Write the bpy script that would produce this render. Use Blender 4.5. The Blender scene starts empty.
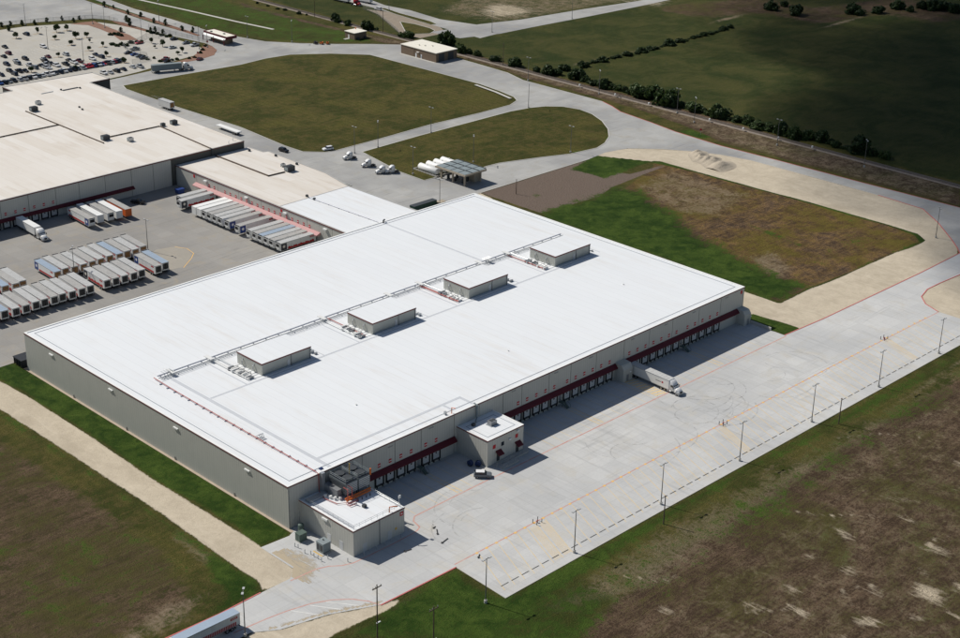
import bpy, bmesh, math, random
import numpy as np
from mathutils import Vector, Matrix
from mathutils.geometry import tessellate_polygon

random.seed(7)
rng = np.random.default_rng(7)
scene = bpy.context.scene
C = scene.collection

# ------------------------------------------------------------------ camera
# site datum: x runs along the dock wall of the white warehouse, y into the warehouse, z up, metres
yaw, pitch, roll = 0.796302, 0.415264, 0.0212505
fw = Vector((math.sin(yaw)*math.cos(pitch), math.cos(yaw)*math.cos(pitch), -math.sin(pitch)))
rt = Vector((math.cos(yaw), -math.sin(yaw), 0))
up = rt.cross(fw)
r2 = rt*math.cos(roll) + up*math.sin(roll)
u2 = -rt*math.sin(roll) + up*math.cos(roll)
cam_d = bpy.data.cameras.new('camera')
cam = bpy.data.objects.new('camera', cam_d)
C.objects.link(cam)
cam.matrix_world = Matrix(((r2.x, u2.x, -fw.x, -199.095), (r2.y, u2.y, -fw.y, -258.924), (r2.z, u2.z, -fw.z, 200.231), (0, 0, 0, 1)))
cam_d.sensor_width = 36.0
cam_d.sensor_fit = 'HORIZONTAL'
cam_d.lens = 36.0*1530.948/960.0
cam_d.clip_start = 1.0
cam_d.clip_end = 20000.0
scene.camera = cam

# ------------------------------------------------------------------ sky, sun, exposure
SUN_TO = Vector((-0.285, 0.94, 1.0)).normalized()
world = bpy.data.worlds.new('World')
scene.world = world
world.use_nodes = True
wn = world.node_tree
bg = wn.nodes['Background']
sky = wn.nodes.new('ShaderNodeTexSky')
sky.sky_type = 'NISHITA'
sky.sun_disc = False
sky.sun_elevation = math.asin(SUN_TO.z)
sky.sun_rotation = math.atan2(SUN_TO.x, SUN_TO.y)
sky.air_density = 1.0
sky.dust_density = 0.8
wn.links.new(sky.outputs[0], bg.inputs[0])
bg.inputs[1].default_value = 0.06
sun_d = bpy.data.lights.new('sun', 'SUN')
sun_d.energy = 4.3
sun_d.angle = math.radians(0.53)
sun_d.color = (1.0, 0.955, 0.88)
sun = bpy.data.objects.new('sun', sun_d)
C.objects.link(sun)
sun.rotation_euler = (-SUN_TO).to_track_quat('-Z', 'Y').to_euler()
sun.location = (0, 0, 300)
scene.view_settings.view_transform = 'Standard'
scene.view_settings.look = 'None'
scene.view_settings.exposure = 0.0
scene.view_settings.gamma = 1.0
scene.view_settings.use_curve_mapping = False
scene.cycles.max_bounces = 6
scene.cycles.diffuse_bounces = 3
scene.cycles.transparent_max_bounces = 64

# ------------------------------------------------------------------ materials
MATS = {}
class NT:
    def __init__(s, name):
        m = bpy.data.materials.new(name); m.use_nodes = True
        s.m = m; s.t = m.node_tree; s.b = s.t.nodes['Principled BSDF']
        s.b.inputs['Specular IOR Level'].default_value = 0.3
        MATS[name] = m
    def n(s, kind, **kw):
        nd = s.t.nodes.new(kind)
        for k, v in kw.items(): setattr(nd, k, v)
        return nd
    def l(s, a, b): s.t.links.new(a, b)
    def pos(s): return s.n('ShaderNodeNewGeometry').outputs['Position']
    def mapping(s, vec, scale=(1,1,1), rot=(0,0,0)):
        mp = s.n('ShaderNodeMapping'); mp.inputs['Scale'].default_value = scale; mp.inputs['Rotation'].default_value = rot
        s.l(vec, mp.inputs['Vector']); return mp.outputs[0]
    def noise(s, vec, scale, detail=4, rough=0.55, dist=0.0):
        nd = s.n('ShaderNodeTexNoise'); nd.inputs['Scale'].default_value = scale; nd.inputs['Detail'].default_value = detail
        nd.inputs['Roughness'].default_value = rough; nd.inputs['Distortion'].default_value = dist
        s.l(vec, nd.inputs['Vector']); return nd.outputs['Fac']
    def math(s, op, a, b=None, clamp=False):
        nd = s.n('ShaderNodeMath', operation=op); nd.use_clamp = clamp
        for i, v in enumerate((a, b)):
            if v is None: continue
            if isinstance(v, (int, float)): nd.inputs[i].default_value = v
            else: s.l(v, nd.inputs[i])
        return nd.outputs[0]
    def ramp(s, f, lo, hi):   # smooth step of f between lo and hi
        nd = s.n('ShaderNodeMapRange', interpolation_type='SMOOTHSTEP')
        nd.inputs['From Min'].default_value = lo; nd.inputs['From Max'].default_value = hi
        s.l(f, nd.inputs['Value']); return nd.outputs[0]
    def mix(s, f, a, b, mode='MIX'):
        nd = s.n('ShaderNodeMix', data_type='RGBA', blend_type=mode)
        for v, i in ((f, 0), (a, 6), (b, 7)):
            if isinstance(v, (int, float)): nd.inputs[i].default_value = v
            elif isinstance(v, tuple): nd.inputs[i].default_value = (*v, 1)
            else: s.l(v, nd.inputs[i])
        return nd.outputs[2]
    def color(s, c):
        if isinstance(c, tuple): s.b.inputs['Base Color'].default_value = (*c, 1)
        else: s.l(c, s.b.inputs['Base Color'])
    def bump(s, h, strength=0.3, dist=0.1):
        nd = s.n('ShaderNodeBump'); nd.inputs['Strength'].default_value = strength; nd.inputs['Distance'].default_value = dist
        s.l(h, nd.inputs['Height']); s.l(nd.outputs[0], s.b.inputs['Normal'])

def shade(c, k): return tuple(min(1, x*k) for x in c)

def pmat(name, col, rough=0.6, var=0.12, scale=0.6, metal=0.0, spec=0.3, dirt=0.0):
    t = NT(name)
    t.b.inputs['Roughness'].default_value = rough
    t.b.inputs['Metallic'].default_value = metal
    t.b.inputs['Specular IOR Level'].default_value = spec
    p = t.pos()
    f = t.noise(p, scale, 5, 0.6)
    c = t.mix(f, shade(col, 1-var), shade(col, 1+var))
    if dirt:
        g = t.noise(t.mapping(p, (1, 1, 0.15)), 0.9, 5, 0.65)
        c = t.mix(t.math('MULTIPLY', t.ramp(g, 0.5, 0.8), dirt), c, (0.09, 0.075, 0.055))
    t.color(c)
    return t.m

def concrete(name, base, dark, stain, slab=4.6, joint=0.22, streak=0.5, drips=0.0):
    t = NT(name); t.b.inputs['Roughness'].default_value = 0.85
    p = t.pos()
    big = t.noise(p, 0.022, 5, 0.6)
    mid = t.noise(p, 0.16, 5, 0.65, 0.6)
    fine = t.noise(p, 1.6, 4, 0.7)
    c = t.mix(t.ramp(big, 0.35, 0.68), base, dark)
    c = t.mix(t.math('MULTIPLY', t.ramp(mid, 0.48, 0.72), 0.55), c, stain)
    c = t.mix(t.math('MULTIPLY', t.ramp(fine, 0.35, 0.75), 0.18), c, shade(dark, 0.7))
    # poured slabs: each its own tone, joints between them
    sep = t.n('ShaderNodeSeparateXYZ'); t.l(p, sep.inputs[0])
    cells = []
    lines = None
    for k in (0, 1):
        q = t.math('DIVIDE', sep.outputs[k], slab*(1.0 if k else 1.33))
        fl = t.math('FLOOR', q); cells.append(fl)
        fr = t.math('FRACT', q)
        d = t.math('ABSOLUTE', t.math('SUBTRACT', fr, 0.5))
        ln = t.ramp(d, 0.478, 0.497)
        lines = ln if lines is None else t.math('MAXIMUM', lines, ln)
    comb = t.n('ShaderNodeCombineXYZ'); t.l(cells[0], comb.inputs[0]); t.l(cells[1], comb.inputs[1])
    wnz = t.n('ShaderNodeTexWhiteNoise', noise_dimensions='2D'); t.l(comb.outputs[0], wnz.inputs['Vector'])
    c = t.mix(t.math('MULTIPLY', wnz.outputs['Value'], 0.24), c, shade(dark, 0.72))
    c = t.mix(t.math('MULTIPLY', lines, joint), c, shade(dark, 0.42))
    if drips:   # oil and tyre grime dragged out from each dock stall
        dr = t.noise(t.mapping(p, (0.55, 0.045, 0.1)), 1.0, 6, 0.65, 0.6)
        c = t.mix(t.math('MULTIPLY', t.ramp(dr, 0.5, 0.72), drips), c, shade(dark, 0.66))
    # wheel tracks worn into the slabs
    if streak:
        w = t.noise(t.mapping(p, (0.02, 0.35, 0.1), (0, 0, 0.12)), 1.4, 6, 0.62, 1.8)
        w2 = t.noise(p, 0.03, 3, 0.5)
        k = t.math('MULTIPLY', t.ramp(w, 0.53, 0.72), t.ramp(w2, 0.42, 0.62))
        c = t.mix(t.math('MULTIPLY', k, streak), c, shade(dark, 0.6))
    t.color(c)
    return t.m

def membrane(name, base, tone, stain, strip=3.05, stain_amt=0.25, along=0, line=0.25, tonevar=0.35):
    t = NT(name); t.b.inputs['Roughness'].default_value = 0.55
    p = t.pos(); sep = t.n('ShaderNodeSeparateXYZ'); t.l(p, sep.inputs[0])
    q = t.math('DIVIDE', sep.outputs[along], strip)
    fl = t.math('FLOOR', q)
    q2 = t.math('FLOOR', t.math('DIVIDE', t.math('ADD', sep.outputs[1-along], t.math('MULTIPLY', fl, 7.3)), 31.0))
    comb = t.n('ShaderNodeCombineXYZ'); t.l(fl, comb.inputs[0]); t.l(q2, comb.inputs[1])
    wnz = t.n('ShaderNodeTexWhiteNoise', noise_dimensions='2D'); t.l(comb.outputs[0], wnz.inputs['Vector'])
    c = t.mix(t.math('MULTIPLY', wnz.outputs['Value'], tonevar), base, tone)
    d = t.math('ABSOLUTE', t.math('SUBTRACT', t.math('FRACT', q), 0.5))
    c = t.mix(t.math('MULTIPLY', t.ramp(d, 0.47, 0.495), line), c, shade(tone, 0.7))
    sc = (1.0, 0.12, 1) if along == 0 else (0.12, 1.0, 1)
    s1 = t.noise(t.mapping(p, sc), 0.35, 6, 0.65, 0.4)
    s2 = t.noise(p, 0.035, 5, 0.6)
    s3 = t.noise(p, 0.5, 5, 0.7)
    k = t.math('MULTIPLY', t.ramp(s1, 0.42, 0.75), t.ramp(s2, 0.35, 0.66))
    c = t.mix(t.math('MULTIPLY', k, stain_amt), c, stain)
    c = t.mix(t.math('MULTIPLY', t.ramp(s3, 0.55, 0.85), stain_amt*0.5), c, stain)
    t.color(c)
    return t.m

def ribbed(name, col, axis=1, pitch_m=0.9, var=0.07, stain=0.12):
    t = NT(name); t.b.inputs['Roughness'].default_value = 0.5
    p = t.pos(); sep = t.n('ShaderNodeSeparateXYZ'); t.l(p, sep.inputs[0])
    q = t.math('FRACT', t.math('DIVIDE', sep.outputs[axis], pitch_m))
    d = t.math('ABSOLUTE', t.math('SUBTRACT', q, 0.5))
    rib = t.ramp(d, 0.36, 0.46)
    f = t.noise(p, 0.25, 4, 0.6)
    g = t.noise(t.mapping(p, (1, 1, 0.06)), 0.8, 5, 0.6)
    c = t.mix(f, shade(col, 1-var), shade(col, 1+var))
    c = t.mix(t.math('MULTIPLY', rib, 0.22), c, shade(col, 0.6))
    c = t.mix(t.math('MULTIPLY', t.ramp(g, 0.45, 0.8), stain), c, shade(col, 0.55))
    t.color(c); t.bump(rib, 0.4, 0.06)
    return t.m

concrete('concrete_apron', (0.60, 0.597, 0.58), (0.485, 0.488, 0.485), (0.54, 0.50, 0.42), joint=0.19, streak=0.4, drips=0.35)
concrete('concrete_yard', (0.34, 0.325, 0.30), (0.27, 0.26, 0.245), (0.36, 0.31, 0.235), joint=0.15, streak=0.6)
concrete('concrete_road', (0.44, 0.435, 0.415), (0.285, 0.285, 0.285), (0.37, 0.34, 0.28), joint=0.09, streak=0.5)
concrete('concrete_worn', (0.40, 0.365, 0.31), (0.34, 0.315, 0.27), (0.40, 0.35, 0.27), joint=0.1, streak=0.3)
concrete('asphalt_lot', (0.50, 0.475, 0.42), (0.43, 0.41, 0.37), (0.45, 0.40, 0.31), slab=6, joint=0.12, streak=0.2)
membrane('roof_white', (0.775, 0.795, 0.81), (0.73, 0.75, 0.77), (0.56, 0.47, 0.37), stain_amt=0.26, line=0.38)
membrane('roof_cream', (0.745, 0.705, 0.65), (0.64, 0.575, 0.49), (0.50, 0.41, 0.31), strip=3.6, stain_amt=0.55, tonevar=0.55)
ribbed('wall_grey', (0.44, 0.445, 0.405), axis=1)
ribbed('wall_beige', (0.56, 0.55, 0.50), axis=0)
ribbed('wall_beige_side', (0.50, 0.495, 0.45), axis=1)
pmat('coping_white', (0.82, 0.82, 0.80), 0.5, 0.05)
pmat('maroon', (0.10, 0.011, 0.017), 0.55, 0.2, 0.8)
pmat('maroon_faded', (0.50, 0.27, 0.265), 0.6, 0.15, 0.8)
pmat('maroon_trim', (0.16, 0.05, 0.045), 0.6, 0.2)
pmat('sign_red', (0.50, 0.022, 0.03), 0.5, 0.15)
pmat('sign_white', (0.8, 0.8, 0.78), 0.5, 0.05)
pmat('seal_black', (0.02, 0.02, 0.022), 0.8, 0.3)
pmat('door_grey', (0.56, 0.57, 0.57), 0.5, 0.12)
pmat('joint_dark', (0.10, 0.10, 0.09), 0.9, 0.2)
pmat('steel_grey', (0.30, 0.31, 0.32), 0.4, 0.15, 1.0, metal=0.4)
pmat('galvanized', (0.48, 0.50, 0.51), 0.35, 0.12, 1.0, metal=0.5)
pmat('steel_dark', (0.055, 0.06, 0.065), 0.5, 0.3, 1.0)
pmat('walkway_grey', (0.55, 0.57, 0.60), 0.7, 0.1)
pmat('strip_dark', (0.30, 0.33, 0.36), 0.7, 0.1)
pmat('duct_bluegrey', (0.60, 0.61, 0.66), 0.45, 0.12, 0.8)
pmat('pipe_red', (0.40, 0.085, 0.07), 0.5, 0.2)
pmat('pipe_orange', (0.65, 0.16, 0.03), 0.5, 0.2)
pmat('pipe_white', (0.75, 0.75, 0.73), 0.5, 0.08)
pmat('paint_yellow', (0.68, 0.44, 0.10), 0.7, 0.1)
pmat('paint_black', (0.03, 0.03, 0.03), 0.7, 0.3)
pmat('trailer_white', (0.72, 0.72, 0.70), 0.45, 0.08, 0.5, dirt=0.25)
pmat('trailer_roof', (0.50, 0.50, 0.49), 0.5, 0.14, 0.4, dirt=0.35)
pmat('trailer_roof_tan', (0.42, 0.41, 0.39), 0.5, 0.14, 0.4, dirt=0.4)
pmat('trailer_roof_blue', (0.40, 0.48, 0.57), 0.35, 0.1, 0.4, metal=0.2)
pmat('door_reflection_brown', (0.36, 0.17, 0.05), 0.5, 0.45, 0.8)  # brown reflection in the polished rear doors, painted as base colour
pmat('trailer_orange', (0.60, 0.13, 0.03), 0.5, 0.12)
pmat('livery_red', (0.42, 0.03, 0.03), 0.45, 0.25, 0.9)
pmat('livery_blue', (0.02, 0.05, 0.20), 0.4, 0.2, 0.9)
pmat('livery_dark', (0.05, 0.05, 0.06), 0.4, 0.2, 0.9)
pmat('rubber', (0.018, 0.018, 0.018), 0.9, 0.2)
pmat('rim', (0.35, 0.35, 0.36), 0.35, 0.1, metal=0.6)
pmat('chassis', (0.035, 0.035, 0.038), 0.6, 0.3)
pmat('glass_dark', (0.015, 0.02, 0.028), 0.08, 0.1, spec=0.6)
pmat('truck_white', (0.78, 0.78, 0.77), 0.25, 0.04, spec=0.5)
pmat('truck_red', (0.35, 0.02, 0.03), 0.25, 0.05, spec=0.5)
pmat('container_green', (0.02, 0.06, 0.045), 0.5, 0.2)
pmat('cabinet_green', (0.10, 0.14, 0.12), 0.5, 0.2)
pmat('cabinet_grey', (0.24, 0.28, 0.29), 0.5, 0.15)
pmat('bin_black', (0.022, 0.025, 0.032), 0.6, 0.25)
pmat('ballast', (0.22, 0.185, 0.155), 0.95, 0.4, 0.5)
pmat('rail_steel', (0.28, 0.25, 0.22), 0.35, 0.2, metal=0.6)
pmat('timber', (0.11, 0.08, 0.06), 0.85, 0.3)
pmat('brick_brown', (0.20, 0.145, 0.10), 0.85, 0.18, 1.2)
pmat('roof_tanwhite', (0.80, 0.76, 0.66), 0.6, 0.06)
pmat('pole_steel', (0.17, 0.165, 0.16), 0.5, 0.15, metal=0.3)
pmat('lamp_top', (0.46, 0.47, 0.47), 0.4, 0.05)
pmat('lamp_head', (0.74, 0.75, 0.74), 0.4, 0.05)
pmat('concrete_base', (0.45, 0.44, 0.41), 0.85, 0.1)
pmat('kerb_red', (0.52, 0.15, 0.14), 0.8, 0.3, 0.7)
pmat('kerb_concrete', (0.50, 0.48, 0.44), 0.85, 0.1)
pmat('tank_white', (0.80, 0.80, 0.78), 0.35, 0.05)
pmat('mulch', (0.24, 0.135, 0.095), 0.95, 0.3, 1.5)
pmat('pile_dirt', (0.40, 0.345, 0.27), 0.95, 0.3, 0.5)
pmat('cap_blue', (0.02, 0.04, 0.12), 0.5, 0.2)
pmat('scrap_dark', (0.05, 0.05, 0.05), 0.8, 0.3)
pmat('chalk', (0.58, 0.50, 0.37), 0.95, 0.12, 0.8)
pmat('bark', (0.09, 0.065, 0.045), 0.9, 0.3)
for nm, col in dict(n=(0.012, 0.018, 0.04), k=(0.010, 0.010, 0.012), m=(0.12, 0.012, 0.022), s=(0.50, 0.52, 0.54), g=(0.13, 0.15, 0.17), w=(0.76, 0.76, 0.76), b=(0.02, 0.07, 0.26), r=(0.38, 0.015, 0.025)).items():
    pmat('car_'+nm, col, 0.22, 0.04, spec=0.55)

def faded_paint(name, col, worn):
    # road paint rubbed thin in patches so that the slab shows through
    t = NT(name); t.b.inputs['Roughness'].default_value = 0.8
    p = t.pos(); f = t.noise(p, 0.45, 5, 0.7)
    g = t.noise(p, 2.2, 4, 0.7)
    k = t.math('MULTIPLY', t.math('ADD', t.math('MULTIPLY', f, 0.7), t.math('MULTIPLY', g, 0.3)), 1.0)
    t.color(t.mix(t.ramp(k, 0.35, 0.7), col, worn))
faded_paint('paint_yellow_faded', (0.66, 0.49, 0.24), (0.60, 0.54, 0.43))
faded_paint('paint_yellow_strong', (0.68, 0.50, 0.25), (0.60, 0.52, 0.38))
pmat('plinth_tan', (0.42, 0.345, 0.27), 0.9, 0.2, 0.5)
faded_paint('paint_red_line', (0.52, 0.25, 0.21), (0.57, 0.42, 0.37))
faded_paint('paint_orange', (0.76, 0.45, 0.12), (0.68, 0.47, 0.24))
faded_paint('paint_white_line', (0.75, 0.75, 0.72), (0.60, 0.59, 0.55))
faded_paint('trench_dark', (0.06, 0.06, 0.06), (0.14, 0.14, 0.135))

def leaf_mat(name, dark, light):
    t = NT(name); t.b.inputs['Roughness'].default_value = 0.65
    oi = t.n('ShaderNodeObjectInfo')
    p = t.pos()
    f = t.noise(p, 0.55, 3, 0.6); g = t.noise(p, 3.0, 2, 0.5)
    k = t.math('ADD', t.math('MULTIPLY', f, 0.6), t.math('MULTIPLY', g, 0.4))
    c = t.mix(t.ramp(k, 0.32, 0.68), dark, light)
    c = t.mix(t.math('MULTIPLY', oi.outputs['Random'], 0.35), c, shade(dark, 0.9))
    t.color(c)
    tr = t.n('ShaderNodeBsdfTranslucent'); t.l(c, tr.inputs[0])
    mx = t.n('ShaderNodeMixShader'); mx.inputs[0].default_value = 0.25
    t.l(t.b.outputs[0], mx.inputs[1]); t.l(tr.outputs[0], mx.inputs[2])
    t.l(mx.outputs[0], t.t.nodes['Material Output'].inputs['Surface'])
leaf_mat('leaf_dark', (0.014, 0.030, 0.008), (0.046, 0.078, 0.020))
leaf_mat('leaf_mid', (0.024, 0.046, 0.011), (0.070, 0.110, 0.028))
pmat('condenser', (0.13, 0.15, 0.16), 0.5, 0.2)
pmat('fan_deck', (0.018, 0.024, 0.036), 0.5, 0.2)
pmat('shoulder', (0.27, 0.225, 0.175), 0.95, 0.25, 0.3)
pmat('door_reflection_dark', (0.012, 0.012, 0.014), 0.35, 0.3)  # near-row rear doors: dark surroundings mirrored in the steel, put into the colour
leaf_mat('leaf_weed', (0.030, 0.050, 0.012), (0.085, 0.12, 0.030))

# the natural ground: ten kinds of cover weighted by point attributes, ragged at their edges
t = NT('ground_cover'); t.b.inputs['Roughness'].default_value = 0.95; t.b.inputs['Specular IOR Level'].default_value = 0.1
p = t.pos()
A1 = t.n('ShaderNodeVertexColor', layer_name='cover_a'); A2 = t.n('ShaderNodeVertexColor', layer_name='cover_b')
s1 = t.n('ShaderNodeSeparateColor'); t.l(A1.outputs[0], s1.inputs[0])
s2 = t.n('ShaderNodeSeparateColor'); t.l(A2.outputs[0], s2.inputs[0])
n_a = t.noise(p, 0.042, 8, 0.68, 0.8)
n_b = t.noise(p, 0.21, 7, 0.72, 0.6)
n_c = t.noise(p, 1.05, 5, 0.75)
n_d = t.noise(p, 4.2, 3, 0.7)
n_e = t.noise(p, 2.1, 3, 0.7)
fur = t.noise(t.mapping(p, (0.055, 0.40, 1), (0, 0, -0.10)), 1.0, 7, 0.76, 1.3)
fur3 = t.noise(t.mapping(p, (0.035, 1.15, 1), (0, 0, -0.06)), 1.0, 5, 0.72, 0.9)
fur2 = t.noise(t.mapping(p, (0.5, 0.07, 1), (0, 0, 0.25)), 1.0, 6, 0.75, 1.0)
def wsum(*kv):
    r = None
    for k, v in kv:
        q = t.math('MULTIPLY', v, k); r = q if r is None else t.math('ADD', r, q)
    return r
rag = wsum((0.42, n_b), (0.40, n_c), (0.18, n_d))
ragc = wsum((0.55, fur2), (0.30, n_c), (0.15, n_d))
def cover(mask, amp=0.9, soft=0.07, rg=None):
    v = t.math('ADD', mask, t.math('MULTIPLY', t.math('SUBTRACT', rg or rag, 0.5), amp))
    return t.ramp(v, 0.5-soft, 0.5+soft)
fleck = wsum((0.6, n_c), (0.4, n_d))
# mown rough grass, half green half dry
base = t.mix(t.ramp(wsum((0.22, fur), (0.25, n_b), (0.30, n_a), (0.23, n_c)), 0.44, 0.56), (0.038, 0.048, 0.010), (0.120, 0.090, 0.034))
base = t.mix(t.math('MULTIPLY', t.ramp(wsum((0.45, n_a), (0.3, n_c), (0.25, n_e)), 0.48, 0.56), 0.75), base, (0.098, 0.096, 0.020))
base = t.mix(t.math('MULTIPLY', t.ramp(wsum((0.4, fur), (0.6, n_b)), 0.55, 0.68), 0.5), base, (0.032, 0.037, 0.010))
wv = t.n('ShaderNodeTexWave', wave_type='BANDS', bands_direction='X'); wv.inputs['Scale'].default_value = 0.10; wv.inputs['Distortion'].default_value = 3.0; wv.inputs['Detail'].default_value = 3; wv.inputs['Detail Scale'].default_value = 0.4; t.l(p, wv.inputs['Vector'])
base = t.mix(t.math('MULTIPLY', wv.outputs['Fac'], 0.34), base, (0.055, 0.058, 0.014))
# dark pasture
past = t.mix(t.ramp(wsum((0.55, n_a), (0.25, fur), (0.2, n_c)), 0.40, 0.60), (0.028, 0.042, 0.010), (0.072, 0.072, 0.022))
past = t.mix(t.math('MULTIPLY', t.ramp(n_b, 0.5, 0.7), 0.35), past, (0.085, 0.070, 0.034))
c = t.mix(cover(s2.outputs[2], 0.5), base, past)
# brown soil with dead stalks and green regrowth
soil = t.mix(t.ramp(wsum((0.12, fur), (0.15, fur3), (0.20, n_b), (0.29, n_c), (0.24, n_e)), 0.455, 0.55), (0.050, 0.033, 0.021), (0.190, 0.128, 0.084))
soil = t.mix(t.math('MULTIPLY', t.ramp(wsum((0.30, n_a), (0.14, n_b), (0.16, fur3), (0.22, n_c), (0.18, n_e)), 0.482, 0.54), 0.8), soil, (0.072, 0.070, 0.018))
soil = t.mix(t.math('MULTIPLY', t.ramp(wsum((0.6, n_b), (0.4, n_d)), 0.55, 0.68), 0.6), soil, (0.055, 0.038, 0.023))
gx_ = t.n('ShaderNodeSeparateXYZ'); t.l(p, gx_.inputs[0])
gold = t.math('MULTIPLY', t.ramp(gx_.outputs[0], 190, 215), t.math('SUBTRACT', 1.0, t.ramp(gx_.outputs[0], 303, 309)))
soil = t.mix(t.math('MULTIPLY', gold, t.ramp(wsum((0.5, n_a), (0.5, n_b)), 0.38, 0.55)), soil, t.mix(1.0, soil, (1.6, 1.45, 0.95), 'MULTIPLY'))
c = t.mix(cover(s1.outputs[1]), c, soil)
# purplish gravel fill
grav = t.mix(t.ramp(fleck, 0.35, 0.65), (0.13, 0.098, 0.08), (0.23, 0.18, 0.148))
c = t.mix(cover(s2.outputs[0], 0.6), c, grav)
# pale dry scraped patches
pale = t.mix(t.ramp(wsum((0.3, fur2), (0.4, n_c), (0.3, n_d)), 0.40, 0.60), (0.14, 0.105, 0.062), (0.36, 0.285, 0.20))
c = t.mix(t.math('MULTIPLY', cover(A2.outputs['Alpha'], 1.9, 0.16), 0.9), c, pale)
# watered green grass
grn = t.mix(t.ramp(wsum((0.25, n_a), (0.3, n_b), (0.25, n_c), (0.2, n_e)), 0.44, 0.56), (0.017, 0.041, 0.005), (0.062, 0.100, 0.016))
grn = t.mix(t.math('MULTIPLY', t.ramp(wsum((0.5, n_b), (0.5, n_d)), 0.53, 0.68), 0.5), grn, (0.085, 0.125, 0.024))
c = t.mix(cover(s1.outputs[0], 2.4, 0.12, wsum((0.30, n_a), (0.40, n_b), (0.30, n_c))), c, grn)
# crushed limestone
tan = t.mix(t.ramp(wsum((0.5, n_b), (0.5, fleck)), 0.38, 0.62), (0.575, 0.50, 0.385), (0.46, 0.395, 0.30))
tan = t.mix(t.math('MULTIPLY', t.ramp(n_a, 0.48, 0.66), 0.45), tan, (0.37, 0.315, 0.235))
tan = t.mix(t.math('MULTIPLY', t.ramp(wsum((0.7, fur2), (0.3, n_d)), 0.50, 0.66), 0.45), tan, (0.65, 0.58, 0.46))
c = t.mix(cover(s1.outputs[2], 1.0), c, tan)
# bare chalk in ragged wash-outs
chk = t.mix(t.ramp(fleck, 0.4, 0.7), (0.54, 0.46, 0.345), (0.36, 0.295, 0.21))
c = t.mix(t.math('MULTIPLY', cover(A1.outputs['Alpha'], 2.3, 0.16, ragc), 0.95), c, chk)
# red bark mulch
mul = t.mix(t.ramp(fleck, 0.35, 0.65), (0.20, 0.105, 0.075), (0.28, 0.165, 0.12))
c = t.mix(cover(s2.outputs[1], 0.4), c, mul)
spk = wsum((0.35, n_c), (0.40, n_e), (0.25, n_d))
veg = t.math('SUBTRACT', 1.0, cover(s1.outputs[2], 1.0))
c = t.mix(t.math('MULTIPLY', t.math('MULTIPLY', t.ramp(spk, 0.51, 0.575), veg), 0.7), c, t.mix(1.0, c, (0.38, 0.38, 0.36), 'MULTIPLY'))
c = t.mix(t.math('MULTIPLY', t.math('MULTIPLY', t.math('SUBTRACT', 1.0, t.ramp(spk, 0.42, 0.475)), veg), 0.55), c, t.mix(1.0, c, (1.7, 1.65, 1.5), 'MULTIPLY'))
t.color(c)
t.bump(t.math('MULTIPLY', wsum((1.0, n_c), (0.7, n_e), (0.5, n_d)), t.math('ADD', t.math('MULTIPLY', veg, 0.8), 0.2)), 0.6, 0.6)

# chain-link: a fine see-through weave
t = NT('chain_link'); t.b.inputs['Base Color'].default_value = (0.30, 0.31, 0.31, 1); t.b.inputs['Metallic'].default_value = 0.5
p = t.pos()
tr = t.n('ShaderNodeBsdfTransparent'); mx = t.n('ShaderNodeMixShader'); mx.inputs[0].default_value = 0.22
t.l(tr.outputs[0], mx.inputs[1]); t.l(t.b.outputs[0], mx.inputs[2]); t.l(mx.outputs[0], t.t.nodes['Material Output'].inputs['Surface'])
# cloud vapour: each puff lets part of the sunlight through
t = NT('cloud_vapour'); t.b.inputs['Base Color'].default_value = (0.9, 0.9, 0.9, 1); t.b.inputs['Roughness'].default_value = 1.0
tr = t.n('ShaderNodeBsdfTransparent'); mx = t.n('ShaderNodeMixShader'); mx.inputs[0].default_value = 0.11
t.l(tr.outputs[0], mx.inputs[1]); t.l(t.b.outputs[0], mx.inputs[2]); t.l(mx.outputs[0], t.t.nodes['Material Output'].inputs['Surface'])

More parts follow.
